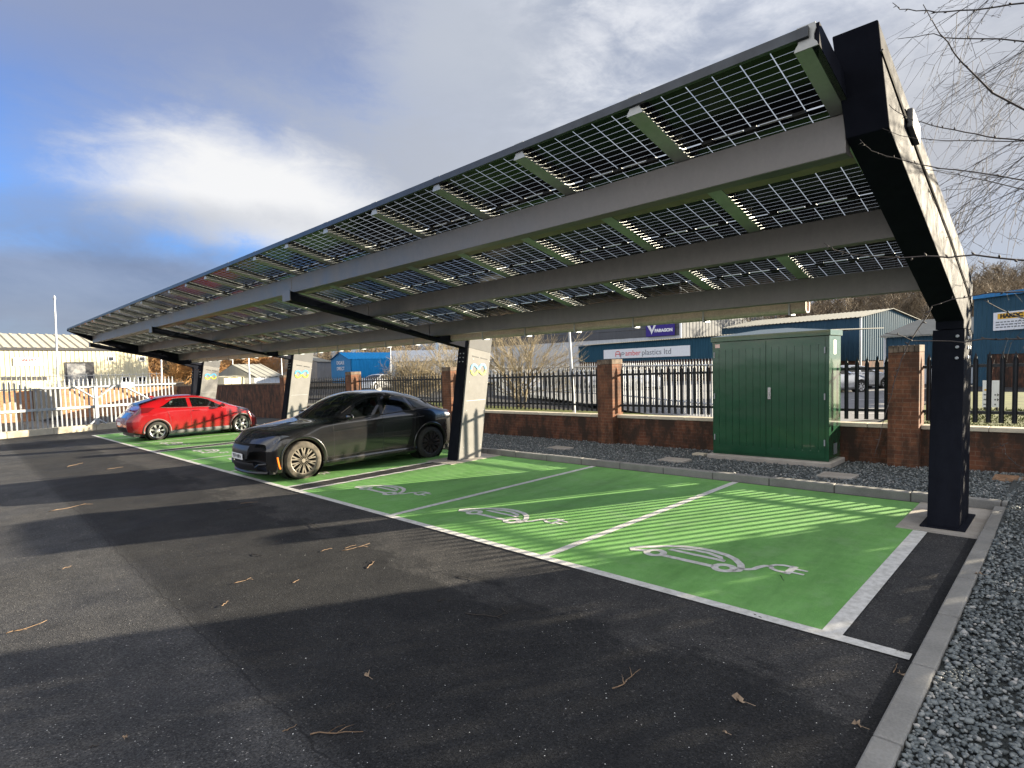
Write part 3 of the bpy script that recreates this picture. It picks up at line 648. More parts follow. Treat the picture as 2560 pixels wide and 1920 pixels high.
for i in range(n):
    s_ = .1+i*.165; p = gp(s_, 0)
    if gp0 is None:
        mm = pale_mesh(); mm.v = [(x, y, .26 if z < .8 else z+.32) for x, y, z in mm.v]; gp0 = o = mm.build('pale', MT['galv'], t, local=True)
    else: o = gp0.copy(); COL.objects.link(o); o.parent = t
    o.location = Vector(p)+Vector((0, 0, g(p[0], p[1])))-Vector(ORG[t.name]); o.rotation_euler = (0, 0, math.atan2(gd[1], gd[0]))
for s_ in (9.05, 2.2):
    m = MB(); m.prism([gp(s_-.05, .25, .1), gp(s_+.05, .25, .1), gp(s_+.05, 1.9, .1), gp(s_-.05, 1.9, .1)], tuple(gn*.1))
    if s_ > 5:
        for ds in (-.75, .75): m.tube([gp(s_, 1.35, .15), gp(s_+ds, 1.92, .15)], .04, 6)
        for ds in (-.3, .3): m.tube([gp(s_, .5, .15), gp(s_+ds, .27, .25)], .035, 6)
        m.tube([gp(s_+1.1, 1.85, .15), gp(s_+2.1, 1.2, .25)], .045, 6)
    m.build('gate_post', MT['galv'], t, 'g')
m = MB(); m.prism([gp(10.0, 1.8, .2), gp(10.5, 1.8, .2), gp(10.5, 2.02, .2), gp(10.0, 2.02, .2)], tuple(gn*.08)); m.build('lock_box', MT['plate'], t, 'g')
# ================================================================ the green cabinet
XL, XR, YF, YB = -4.175, -2.03, 6.78, 7.46
t = thing('electrical_cabinet', (-3.1, 7.1, g(-3.1, 7.1)), 'large dark green steel electrical cabinet with two grooved doors', 'cabinet')
m = MB(); m.box((XL-.07, 6.63, -.05), (XR+.07, 7.50, .095)); m.build('plinth', MT['concrete'], t, 'g', bevel=.012)
m = MB(); m.box((XL, YF, .098), (XR, YB, 2.33)); m.build('body', MT['cab'], t, 'g', bevel=.006)
m = MB(); m.box((XL-.025, YF-.03, 2.332), (XR+.025, YB+.02, 2.43)); m.raw([(XL-.02, YF-.025, 2.431), (XR+.02, YF-.025, 2.431), (XR+.02, YB+.015, 2.431), (XL-.02, YB+.015, 2.431), ((XL+XR)/2-.25, (YF+YB)/2, 2.53), ((XL+XR)/2+.25, (YF+YB)/2, 2.53)], [(0, 1, 5, 4), (1, 2, 5), (2, 3, 4, 5), (3, 0, 4)])
m.build('roof', MT['cab'], t, 'g', bevel=.006)
for x0, x1, side in ((-4.125, -3.118, 0), (-3.106, -2.095, 1)):
    m = MB(); n = 7; edges = [x0+.10+(x1-x0-.2)*k_/6 for k_ in range(7)]; y = YF-.022; z0, z1 = .15, 2.305; w = .006
    xs_ = [x0]; ys_ = [y]
    for e in edges: xs_ += [e-w, e-w+.002, e+w-.002, e+w]; ys_ += [y, y+.007, y+.007, y]
    xs_.append(x1); ys_.append(y)
    zs = [z0, z0+.13, z0+.14, z1-.14, z1-.13, z1]
    P = [[(xx, y if (zi in (0, 1, 4, 5)) else yy, zz) for zi, zz in enumerate(zs)] for xx, yy in zip(xs_, ys_)]
    m.grid(P)
    m.raw([(x0, y, z0), (x0, YF-.001, z0), (x0, YF-.001, z1), (x0, y, z1)], [(0, 1, 2, 3)]); m.raw([(x1, y, z0), (x1, YF-.001, z0), (x1, YF-.001, z1), (x1, y, z1)], [(0, 1, 2, 3)])
    m.raw([(x0, y, z1), (x1, y, z1), (x1, YF-.001, z1), (x0, YF-.001, z1)], [(0, 1, 2, 3)]); m.raw([(x0, y, z0), (x1, y, z0), (x1, YF-.001, z0), (x0, YF-.001, z0)], [(0, 1, 2, 3)])
    d = m.build('door', MT['cab'], t, 'g')
    hx = x0 if not side else x1
    for zz in (.38, 1.2, 2.02):
        m = MB(); m.cyl((hx, YF-.03, zz), (hx, YF-.03, zz+.11), .011, 8); m.build('hinge', MT['galv'], d, 'g')
    if side:
        m = MB(); m.box((-3.075, YF-.04, 1.20), (-3.02, YF-.0225, 1.42)); m.box((-3.06, YF-.055, 1.24), (-3.04, YF-.041, 1.35)); m.build('handle', MT['chrome'], d, 'g', bevel=.004)
    else:
        m = MB(); m.box((-4.105, YF-.026, 2.215), (-4.01, YF-.0225, 2.285)); m.build('label_plate', MT['pinkplate'], d, 'g')
m = MB(); m.box((XR+.001, 7.03, 2.0), (XR+.004, 7.16, 2.25)); m.build('notice', MT['plate'], t, 'g')
m = MB(); vs = MB()
for z in (2.05, 2.09, 2.13, 2.17): m.box((XR+.0045, 7.06, z), (XR+.0052, 7.13, z+.012))
m.build('notice_print', MT['redcloth'], t, 'g')
m = MB()
for k_ in range(9): m.box((XR+.001, 7.06, .2+k_*.022), (XR+.006, 7.24, .212+k_*.022))
m.build('vent', MT['galv'], t, 'g')
# covers in the gravel
def cover(x0, y0, x1, y1, lab, mat='concrete'):
    z = .045+.085*min(max((6.3-(y0+y1)/2)/1.5, 0), 1)
    m = MB(); m.box((x0, y0, .0), (x1, y1, z)); 
    for k_ in range(7):
        yy = y0+(y1-y0)*(k_+.5)/7; m.box((x0+.03, yy-.008, z+.0005), (x1-.03, yy+.008, z+.006))
    tag(m.build('drain_cover', MT[mat], shear='g', bevel=.006), lab, 'cover', 'covers set in the gravel')
cover(-4.78, 5.62, -4.25, 6.02, 'pale concrete cover in the gravel left of the cabinet'); cover(-1.86, 5.50, -1.36, 5.94, 'ribbed concrete cover in the gravel right of the cabinet')
cover(-7.95, 5.95, -7.4, 6.3, 'farthest pale concrete cover beside the nearest charger column'); cover(.2, 6.75, .8, 7.2, 'rusty brown cover in the gravel behind the end column', 'rust')
m = MB(); m.box((-4.62, 6.75, -.05), (-4.36, 6.95, .06)); tag(m.build('paving_block', MT['coping'], shear='g', bevel=.006), 'small pale block in the gravel against the cabinet plinth', 'block')
# ================================================================ cars
def curve(pts):
    """a monotone cubic through (u, value) pairs"""
    x = np.array([p[0] for p in pts], float); y = np.array([p[1] for p in pts], float); h = np.diff(x); d = np.diff(y)/h; m_ = np.zeros(len(x))
    m_[0], m_[-1] = d[0], d[-1]
    for i in range(1, len(x)-1):
        if d[i-1]*d[i] > 0: w1, w2 = 2*h[i]+h[i-1], h[i]+2*h[i-1]; m_[i] = (w1+w2)/(w1/d[i-1]+w2/d[i])
    def f(t):
        t = min(max(t, x[0]), x[-1]); i = min(max(int(np.searchsorted(x, t)-1), 0), len(h)-1); s = (t-x[i])/h[i]
        return (1+2*s)*(1-s)**2*y[i]+s*(1-s)**2*h[i]*m_[i]+s*s*(3-2*s)*y[i+1]+s*s*(s-1)*h[i]*m_[i+1]
    return f
def car(name, loc, rz, S, label, mats):
    """nose at local y = 0, tail at +y; S holds the profile curves of this car"""
    t = thing(name, loc, label, 'car', None, rz)
    c = {k_: curve(v) for k_, v in S['curves'].items()}; Lc = S['L']; wr = S['wheel_r']; axles = S['axles']; AR = wr+S['arch']
    def ring(u):
        zs = c['sill'](u)
        for a in axles:
            if abs(u-a) < AR: zs = max(zs, wr+math.sqrt(AR*AR-(u-a)**2))
        w = c['w'](u); zb, zr, zc = c['belt'](u), c['rail'](u), c['top'](u); zsh = c['shoulder'](u); zmid = S['mid']
        z1 = max(c['sill'](u)+.10, zs+.02); z2 = max(zmid, z1+.02); z3 = max(zsh, z2+.02); z4 = max(zb, z3+.02); wb = c['wbelt'](u)*w; wrl = c['wrail'](u)*w
        P = [(w*.955, zs), (w*.985, z1), (w, z2), (w*.985, z3), (wb, z4), (wrl, max(zr, z4+.004)), (wrl*.62, zr+(zc-zr)*.72), (0, zc)]
        out = []
        for i in range(7):
            p0, p1, p2, p3 = P[max(i-1, 0)], P[i], P[i+1], P[min(i+2, 7)] if i < 6 else (-P[6][0], P[6][1])
            for k_ in range(6):
                s = k_/6; q = []
                for d in (0, 1):
                    a0, a1, a2, a3 = p0[d], p1[d], p2[d], p3[d]; tn = .42
                    m1, m2 = (a2-a0)*tn, (a3-a1)*tn
                    q.append((2*s**3-3*s*s+1)*a1+(s**3-2*s*s+s)*m1+(-2*s**3+3*s*s)*a2+(s**3-s*s)*m2)
                out.append(q)
        out.append(P[7]); return np.array(out)
    us = np.unique(np.round(np.concatenate([np.linspace(0, Lc, 96), np.linspace(0, .3, 10), np.linspace(Lc-.3, Lc, 10)]+[np.linspace(a-AR-.01, a+AR+.01, 34) for a in axles]), 4))
    RG = {u: ring(u) for u in us}
    full = lambda u, r_: [(-v, u, z) for v, z in r_]+[(v, u, z) for v, z in r_[::-1][1:]]
    def skew(p):      # raked nose and tail
        v, u, z = p
        return (v, u+S['nose'](v, u, z), z)
    m = MB(); m.grid([[skew(p) for p in full(u, RG[u])] for u in us])
    def open_at(u, tt):      # True where a window takes the place of sheet metal
        for (a0, a1, b0, b1, t0, t1) in S['windows']:
            s = (tt-t0)/(t1-t0)
            if .09 < s < .91 and a0+(a1-a0)*s+.035 < u < b0+(b1-b0)*s-.035: return True
        for nm, (u0, u1, t0) in S['screens'].items():
            q = (7-tt)/(7-t0)
            if q < .93:
                lo, hi = sorted((u0+S['bow'].get(nm, 0.)*q*q, u1))
                if lo+.05 < u < hi-.05: return True
        return False
    keep = []
    for i in range(len(us)-1):
        for j in range(84): keep.append(not open_at((us[i]+us[i+1])/2, ((j+.5) if j < 42 else (83.5-j))/6))
    m.f = [f for f, k_ in zip(m.f, keep) if k_]; m.mi = [0]*len(m.f)
    for u in (us[0], us[-1]): m.face([skew(p) for p in full(u, RG[u])])
    m.build('body', mats['body'], t, local=True, smooth=True)
    def Sf(u, tt, side=1, off=0.):
        r_ = ring(u); q = min(max(tt*6, 0), 42); i = min(int(q), 41); f = q-i; p = r_[i]*(1-f)+r_[i+1]*f
        d = r_[min(i+1, 42)]-r_[max(i-1, 0)] if 0 < i else r_[i+1]-r_[i]; d = d/(np.linalg.norm(d)+1e-9); n = np.array([d[1], -d[0]])
        if n[0] < -.01: n = -n
        if abs(n[0]) < .3 and n[1] < 0: n = -n
        p = p+n*off; return np.array(skew((side*p[0], u, p[1])))
    def sidev(u, z):
        r_ = ring(u)[:31]; return float(np.interp(z, r_[:, 1], r_[:, 0]))
    def patch(name, mat, u0, u1, t0, t1, side, off=.006, nu=14, nt=8, parent=t):
        """u0, u1: functions of s in 0..1 up the patch"""
        m = MB(); m.grid([[Sf(u0(s)+(u1(s)-u0(s))*k_/nu, t0+(t1-t0)*s, side, off) for k_ in range(nu+1)] for s in np.linspace(0, 1, nt+1)])
        return m.build(name, mat, parent, local=True, smooth=True)
    lerp = lambda a, b: (lambda s: a+(b-a)*s)
    for side in (-1, 1):
        for (a0, a1, b0, b1, t0, t1) in S['windows']:
            wdw = patch('window', MT['carglass'], lerp(a0, a1), lerp(b0, b1), t0, t1, side)
            m = MB(); fw_ = .045; A0, A1 = lerp(a0, a1), lerp(b0, b1); out, inn = [], []
            for s0, q0 in [(0, k_/14) for k_ in range(14)]+[(k_/8, 1) for k_ in range(8)]+[(1, 1-k_/14) for k_ in range(14)]+[(1-k_/8, 0) for k_ in range(8)]:
                s1 = .13+.74*s0; w_ = A1(s1)-A0(s1); q1 = (fw_+(w_-2*fw_)*q0)/w_
                out.append(Sf(A0(s0)+(A1(s0)-A0(s0))*q0, t0+(t1-t0)*s0, side, .0025)); inn.append(Sf(A0(s1)+w_*q1, t0+(t1-t0)*s1, side, .0025))
            m.grid([out+[out[0]], inn+[inn[0]]]); m.build('window_border', MT['trim'], wdw, local=True)
        # bright or black line under the glass, and round its top
        m = MB(); m.tube([Sf(u, 4.05, side, .008) for u in np.linspace(*S['beltline'], 24)], .009, 5); m.tube([Sf(u, 4.91, side, .005) for u in np.linspace(*S['topline'], 24)], .008, 5)
        m.build('window_trim', mats['wtrim'], t, local=True)
        for u_, t0, t1 in S['gaps']:
            m = MB(); m.tube([Sf(u_(s), t0+(t1-t0)*s, side, .0) for s in np.linspace(0, 1, 14)], .0032, 4); m.build('door_gap', MT['black'], t, local=True)
        for u_ in S['handles']:
            p = Sf(u_, 3.35, side, .012); m = MB(); m.box((p[0]-.016, p[1]-.10, p[2]-.014), (p[0]+.016, p[1]+.10, p[2]+.014)); m.build('door_handle', mats['handle'], t, local=True, bevel=.008)
        # arch lip and sill
        for a in axles:
            m = MB(); rows = []
            for k_ in range(25):
                th = -.12+(math.pi+.24)*k_/24; row = []
                for rr, o in ((AR-.02, -.05), (AR-.004, .014), (AR+.05, .014), (AR+.058, -.01)):
                    uu = a+rr*math.cos(th); zz = max(wr+rr*math.sin(th), .17); row.append(skew((side*(max(sidev(uu, max(zz, c['sill'](uu)+.02)), S['hw']*.90)+o), uu, zz)))
                rows.append(row)
            m.grid(rows); m.build('wheel_arch', mats['arch'], t, local=True, smooth=True)
            m = MB(); m.lathe([(-.01*side, AR+.0), (-.34*side, AR+.0), (-.34*side, .02)], (side*(S['hw']-.05), a, wr), 0, 28)
            m.build('wheel_well', MT['black'], t, local=True)
        m = MB(); a0, a1 = axles[0]+AR, axles[1]-AR; z0 = S['sillz']
        rows = [[(side*(sidev(u, z0+.1)+o), u, z) for o, z in ((-.10, z0-.06), (-.005, z0-.05), (.012, z0+.02), (.006, z0+.075), (-.02, z0+.10))] for u in np.linspace(a0-.02, a1+.02, 16)]
        m.grid(rows); m.build('sill', mats['arch'], t, local=True, smooth=True)
        # mirror
        u_, z_ = S['mirror']; v_ = sidev(u_, z_)
        m = MB(); ns, nr = 10, 12; rows = []
        for i in range(ns+1):
            s = i/ns; rad = math.sin(math.pi*min(max(s*.92+.05, 0), 1))**.55
            rows.append([(side*(v_+.03+.22*s), u_-.03+.075*rad*math.cos(q)*(1.+.2*(math.cos(q) > 0))-.03*s, z_+.07+.068*rad*math.sin(q)) for q in np.linspace(0, 2*math.pi, nr+1)])
        m.grid(rows); m.tube([(side*(v_-.03), u_, z_-.01), (side*(v_+.06), u_-.01, z_+.035)], .022, 6); m.build('wing_mirror', mats['mirror'], t, local=True, smooth=True)
        # lamps
        for nm, mat, (a0, a1, b0, b1, t0, t1) in S['lamps']:
            patch(nm, MT[mat], lerp(a0, a1), lerp(b0, b1), t0, t1, side, .007, 10, 6)
        # wheels
        for ai, a in enumerate(axles):
            tw = .225; vo = side*(S['hw']-.012); s_ = side
            m = MB(); P = [(0, .70), (.008, .74), (0, .80), (.004, .90), (-.012, .965), (-.05, .998), (-.11, 1.0), (-.17, .998), (-.215, .96), (-.225, .70)]
            m.lathe([(s_*x, rr*wr) for x, rr in P], (vo, a, wr), 0, 44)
            w_ = m.build('wheel', mats['tyre'] if ai == 0 else mats.get('tyre2', mats['tyre']), t, local=True, smooth=True)
            rim = MB(); ro = wr*.715
            rim.lathe([(s_*x, rr) for x, rr in ((-.01, ro*1.02), (.002, ro*1.0), (-.004, ro*.945), (-.05, ro*.92), (-.2, ro*.90))], (vo, a, wr), 0, 44)
            rim.lathe([(s_*x, rr) for x, rr in ((-.012, .0), (-.012, .045), (-.02, .07), (-.045, .075))], (vo, a, wr), 0, 20)
            ns = S['spokes']
            for k_ in range(ns):
                th = 2*math.pi*k_/ns+.3
                for br in S['spoke_split']:
                    A = []
                    for f, hw in ((.16, .012), (.5, .0125), (.97, .015)):
                        ang = th+br*(f-.16); cx_, cz_ = ro*f*math.cos(ang), ro*f*math.sin(ang); nx, nz = -math.sin(ang), math.cos(ang); A.append(((cx_-nx*hw, cz_-nz*hw), (cx_+nx*hw, cz_+nz*hw)))
                    for (l0, r0), (l1, r1) in zip(A, A[1:]):
                        q = [(vo-s_*.008, a+l0[0], wr+l0[1]), (vo-s_*.008, a+r0[0], wr+r0[1]), (vo-s_*.008, a+r1[0], wr+r1[1]), (vo-s_*.008, a+l1[0], wr+l1[1])]
                        rim.prism(q, (-s_*.03, 0, 0))
            rim.build('rim', mats['rim'] if ai == 0 else mats.get('rim2', mats['rim']), w_, local=True)
            m = MB(); m.lathe([(-s_*.10, .0), (-s_*.10, ro*.9)], (vo, a, wr), 0, 24); m.lathe([(-s_*.075, .05), (-s_*.075, ro*.62), (-s_*.09, ro*.62)], (vo, a, wr), 0, 24); m.build('brake_disc', MT['slot'], w_, local=True)
    for nm, (u0, u1, t0) in S['screens'].items():
        m = MB(); rows = []
        for k_ in range(13):
            s = k_/12; row = []
            for q in np.linspace(-1, 1, 25):
                tt = 7-abs(q)*(7-t0); bow = S['bow'].get(nm, 0.)*(q*q); u = u0+(u1-u0)*s+bow*(1-s)
                row.append(Sf(u, tt, 1 if q >= 0 else -1, .007))
            rows.append(row)
        m.grid(rows); sc = m.build(nm, MT['carglass'], t, local=True, smooth=True)
        m = MB(); P_ = [[q-np.array([0, 0, .0035]) for q in row] for row in rows]; n1, n2 = 12, 24
        ring_ = [(0, j) for j in range(n2)]+[(i, n2) for i in range(n1)]+[(n1, n2-j) for j in range(n2)]+[(n1-i, 0) for i in range(n1)]
        lerp2 = lambda a, b: (lambda i0, j0, fi, fj: (P_[i0][j0]*(1-fi)+P_[min(i0+1, n1)][j0]*fi)*(1-fj)+(P_[i0][min(j0+1, n2)]*(1-fi)+P_[min(i0+1, n1)][min(j0+1, n2)]*fi)*fj)(int(a), int(b), a-int(a), b-int(b))
        o_ = [P_[i][j] for i, j in ring_]; i_ = [lerp2(1.1+(n1-2.2)*i/n1, 1.4+(n2-2.8)*j/n2) for i, j in ring_]
        m.grid([o_+[o_[0]], i_+[i_[0]]]); m.build('screen_border', MT['trim'], sc, local=True)
    # the cabin
    ub = S['windows'][0][2]; zb0 = c['belt'](ub)
    def pad(name, prof, v0, v1, mat, lab=None):
        m = MB(); m.prism([(v0, u, z) for u, z in prof], (v1-v0, 0, 0)); o = m.build(name, mat, t, local=True, bevel=.04)
        if lab: o['label'] = lab
    for s_ in (-1, 1):
        v0, v1 = (s_*.38-.24), (s_*.38+.24)
        pad('front_seat', [(ub-.62, .5), (ub-.62, zb0-.36), (ub-.10, zb0-.42), (ub+.10, zb0+.17), (ub+.22, zb0+.17), (ub+.12, .5)], v0, v1, MT['seat'])
        red = S.get('red_rest') == s_
        pad('headrest', [(ub+.11, zb0+.18), (ub+.12, zb0+.36), (ub+.21, zb0+.38), (ub+.23, zb0+.18)], s_*.38-.12, s_*.38+.12, MT['redcloth'] if red else MT['seat'], 'red headrest cover' if red else None)
    pad('rear_bench', [(ub+.5, .5), (ub+.5, zb0-.36), (ub+.98, zb0-.40), (ub+1.15, zb0+.12), (ub+1.27, zb0+.10), (ub+1.2, .5)], -.62, .62, MT['seat'])
    u0 = S['screens']['windscreen'][0]+.3; zd = c['belt'](u0)-.05
    pad('dashboard', [(u0-.12, .6), (u0-.12, zd-.02), (u0+.2, zd+.0), (u0+.34, zd-.12), (u0+.3, .6)], -.66, .66, MT['seat'])
    m = MB(); vs_ = S.get('wheel_side', 1)*.38; th = np.linspace(0, 2*math.pi, 21); m.tube([(vs_+.18*math.cos(a), u0+.42+.09*math.sin(a), zd-.04+.16*math.sin(a)) for a in th], .016, 6); m.tube([(vs_-.17, u0+.42, zd-.04), (vs_+.17, u0+.42, zd-.04)], .02, 5); m.build('steering_wheel', MT['trim'], t, local=True)
    m = MB(); hw = S['hw']; m.box((-hw+.12, .25, .17), (hw-.12, Lc-.25, .55)); m.build('underbody', MT['black'], t, local=True)
    return t, Sf, ring, skew
# ---- black crossover, nose to the road
nose_b = lambda v, u, z: (max(0, 1-u/.5)**1.5)*(.30*(abs(v)/.94)**2.4+.10*max(0, (z-.62))/.2+.06*max(0, (.34-z))/.15)-(max(0, (u-4.45)/.26))**1.2*(.20*(abs(v)/.9)**2+.20*max(0, z-.98)/.2+.10*max(0, .5-z)/.3)
SB = dict(red_rest=1, wheel_side=-1, L=4.71, wheel_r=.365, arch=.055, axles=(.865, 3.875), mid=.62, hw=.935, sillz=.24, nose=nose_b,
    curves=dict(sill=[(0, .24), (.3, .19), (1, .22), (3.4, .23), (4.3, .27), (4.71, .36)],
        w=[(0, .80), (.12, .885), (.35, .925), (.9, .94), (1.6, .932), (2.8, .932), (3.8, .945), (4.4, .91), (4.71, .82)],
        shoulder=[(0, .66), (.2, .74), (.6, .84), (1.3, .92), (2.4, .955), (3.4, .99), (4.1, .99), (4.71, .95)],
        belt=[(0, .72), (.15, .80), (.5, .90), (1.1, .995), (1.6, 1.045), (2.4, 1.075), (3.3, 1.115), (3.9, 1.14), (4.3, 1.09), (4.71, 1.01)],
        rail=[(0, .735), (.15, .825), (.5, .93), (1.1, 1.025), (1.45, 1.075), (1.7, 1.18), (2.1, 1.395), (2.4, 1.485), (2.8, 1.515), (3.2, 1.48), (3.6, 1.375), (3.95, 1.25), (4.25, 1.13), (4.71, 1.03)],
        top=[(0, .74), (.15, .84), (.5, .955), (1.0, 1.04), (1.32, 1.085), (1.6, 1.25), (1.9, 1.43), (2.15, 1.535), (2.45, 1.60), (2.8, 1.61), (3.2, 1.585), (3.6, 1.50), (4.0, 1.36), (4.3, 1.22), (4.5, 1.13), (4.71, 1.08)],
        wbelt=[(0, .93), (.5, .93), (1.4, .955), (2.5, .955), (3.6, .93), (4.71, .90)],
        wrail=[(0, .80), (.6, .80), (1.4, .84), (1.8, .80), (2.3, .715), (3.0, .70), (3.7, .715), (4.2, .74), (4.71, .74)]),
    windows=[(1.72, 2.16, 2.60, 2.62, 4.12, 4.88), (2.70, 2.72, 3.42, 3.28, 4.12, 4.88), (3.50, 3.38, 3.80, 3.52, 4.22, 4.84)],
    beltline=(1.62, 3.86), topline=(1.75, 3.7), gaps=[(lambda s: 1.48+.03*s, .3, 3.95), (lambda s: 2.63+.03*(s-.5), .3, 4.9), (lambda s: 3.42+.12*max(0, s-.35), 1.2, 3.9)], handles=(),
    mirror=(1.84, 1.06), lamps=[('headlight', 'lamp', (.10, .12, .62, .44, 3.15, 3.85)), ('tail_light', 'redlamp', (4.42, 4.44, 4.62, 4.60, 3.3, 3.9))],
    spokes=10, spoke_split=(-.17, .17), screens=dict(windscreen=(1.36, 2.22, 5.35), rear_window=(4.36, 3.45, 5.4)), bow=dict(windscreen=.22, rear_window=-.10))
BX, BY = -10.365, -.195
bc, Sf, ringf, skb = car('black_crossover', (BX, BY, g(BX, .8)-.003), 0., SB, 'dusty black electric crossover parked nose out in a green bay under the canopy',
    dict(body=MT['black_car'], arch=MT['black_car'], wtrim=MT['trim'], handle=MT['trim'], mirror=MT['black_car'], tyre=MT['mudtyre'], tyre2=MT['tyre'], rim=MT['rimtan'], rim2=MT['rimdark']))
bc.rotation_euler[0] = .004
def front_y(S, v, z): return S['nose'](v, 0, z)
def nose_panel(name, mat, S, parent, vs, zs, off=-.006, taper=0.):
    m = MB(); rows = []
    for z in np.linspace(*zs, 8):
        tp = 1-taper*(zs[1]-z)/(zs[1]-zs[0]); rows.append([(v*tp, front_y(S, v*tp, z)+off, z) for v in np.linspace(-vs, vs, 24)])
    m.grid(rows); return m.build(name, mat, parent, local=True, smooth=True)
gr = nose_panel('grille', MT['trim'], SB, bc, .40, (.46, .70), -.008, .1); nose_panel('lower_intake', MT['trim'], SB, bc, .52, (.235, .385), -.008, -.1)
m = MB(); rows = [[(v, front_y(SB, v, .2)-o, z) for v in np.linspace(-.78, .78, 26)] for o, z in ((-.1, .17), (.03, .175), (.035, .20), (.0, .225))]; m.grid(rows); m.build('front_splitter', MT['trim'], bc, local=True, smooth=True)
pl = MB(); pl.box((-.26, -.028, .435), (.26, -.016, .545)); plo = pl.build('number_plate', MT['plate'], bc, local=True, bevel=.004)
m = MB(); put_text(m, 'YR74 MPA', .098, (0, -.0292, .49), (1, 0, 0), (0, 0, 1), ext=.001, bold=.002, sx=.95); m.build('lettering', MT['black'], plo, local=True)
for s_ in (-1, 1):
    m = MB(); m.tube([Sf(.27+.03*k_, 1.6-.25*k_, s_, .004) for k_ in range(4)], .018, 6); m.build('side_marker', MT['orange'], bc, local=True)
    m = MB(); pts = [Sf(u, 2.75+.1*(u-1.5), s_, .002) for u in np.linspace(1.5, 3.7, 20)]; m.tube(pts, .005, 4); m.build('crease_line', MT['black_car'], bc, local=True)
    m = MB(); m.tube([(s_*.56, front_y(SB, .56, .30)-.01, .30), (s_*.66, front_y(SB, .66, .36)-.01, .36), (s_*.80, front_y(SB, .80, .37)+.0, .37)], .02, 6); m.build('bumper_crease', MT['trim'], bc, local=True)
m = MB(); m.raw([(-.02, 3.05, 1.597), (.02, 3.05, 1.597), (0, 3.22, 1.59), (0, 3.19, 1.67), (0, 3.1, 1.63)], [(0, 1, 4), (1, 2, 3, 4), (2, 0, 4, 3)]); m.build('roof_aerial', MT['trim'], bc, local=True)
m = MB(); rows = [[(v, 4.05+.10*s+.03*(v/.6)**2, 1.375-.03*s+.012*(1-(v/.62)**2)) for v in np.linspace(-.6, .6, 14)] for s in np.linspace(0, 1.6, 5)]; m.grid(rows); m.build('spoiler', MT['black_car'], bc, local=True, smooth=True)
# ---- red hatchback, tail to the road
nose_r = lambda v, u, z: (max(0, 1-u/.6)**1.5)*(.34*(abs(v)/.9)**2.2+.34*max(0, (z-.52))/.35)-(max(0, (u-3.95)/.5))**1.3*(.10*(abs(v)/.9)**2+.34*max(0, z-.72)/.35+.08*max(0, .5-z)/.3)
SR = dict(L=4.45, wheel_r=.318, arch=.05, axles=(.80, 3.53), mid=.56, hw=.895, sillz=.23, nose=nose_r,
    curves=dict(sill=[(0, .26), (.4, .20), (3.6, .22), (4.45, .34)],
        w=[(0, .72), (.15, .83), (.4, .885), (.9, .90), (2.2, .895), (3.5, .905), (4.0, .885), (4.25, .835), (4.45, .74)],
        shoulder=[(0, .62), (.3, .73), (.8, .83), (1.5, .87), (2.6, .90), (3.6, .93), (4.45, .86)],
        belt=[(0, .66), (.3, .78), (.7, .90), (1.1, .99), (1.5, 1.02), (2.6, 1.045), (3.4, 1.09), (3.9, 1.13), (4.2, 1.10), (4.45, .98)],
        rail=[(0, .67), (.3, .80), (.7, .93), (1.0, 1.01), (1.3, 1.10), (1.8, 1.30), (2.3, 1.41), (2.7, 1.425), (3.2, 1.385), (3.6, 1.31), (4.0, 1.20), (4.25, 1.12), (4.45, 1.0)],
        top=[(0, .68), (.3, .83), (.7, .97), (.95, 1.045), (1.25, 1.17), (1.7, 1.36), (2.1, 1.46), (2.5, 1.50), (2.9, 1.495), (3.3, 1.455), (3.7, 1.35), (4.1, 1.22), (4.3, 1.14), (4.45, 1.02)],
        wbelt=[(0, .93), (1, .945), (2.5, .95), (3.6, .93), (4.45, .92)], wrail=[(0, .8), (.8, .82), (1.3, .84), (1.8, .79), (2.4, .72), (3.2, .70), (3.8, .75), (4.45, .82)]),
    windows=[(1.30, 1.90, 2.42, 2.46, 4.12, 4.88), (2.56, 2.58, 3.42, 2.98, 4.12, 4.86)], beltline=(1.25, 3.4), topline=(1.5, 3.2),
    gaps=[(lambda s: 1.28+.0*s, .3, 3.9), (lambda s: 2.49, .3, 4.9), (lambda s: 3.12+.22*max(0, s-.4), 1.0, 3.95)], handles=(2.30,),
    mirror=(1.50, 1.01), lamps=[('headlight', 'lamp', (.30, .42, .85, .95, 3.4, 4.2)), ('tail_light', 'redlamp', (3.78, 3.55, 4.32, 4.25, 3.15, 4.02))],
    spokes=7, spoke_split=(-.12, .12), screens=dict(windscreen=(1.0, 1.98, 5.3), rear_window=(4.22, 3.42, 5.3)), bow=dict(windscreen=.20, rear_window=-.08))
RX, RY = -22.03, 4.57
rc, Sr, ringr, skr = car('red_hatchback', (RX, RY, g(RX, 2.5)), math.pi, SR, 'red hatchback with silver alloy wheels and fence shadows across its door',
    dict(body=MT['red_car'], arch=MT['grey_trim'], wtrim=MT['chrome'], handle=MT['red_car'], mirror=MT['red_car'], tyre=MT['tyre'], rim=MT['rimsilver']))
m = MB(); m.raw([(-.02, 3.34, 1.455), (.02, 3.34, 1.455), (.02, 3.52, 1.43), (-.02, 3.52, 1.43), (0, 3.5, 1.51)], [(0, 1, 4), (1, 2, 4), (2, 3, 4), (3, 0, 4)]); m.build('roof_aerial', MT['red_car'], rc, local=True)
m = MB(); rows = [[(v, 4.17+.07*s-.05*(v/.7)**2, 1.185+.018*s) for v in np.linspace(-.68, .68, 14)] for s in (0, .5, 1., 1.1)]; m.grid(rows); m.build('spoiler', MT['trim'], rc, local=True, smooth=True)
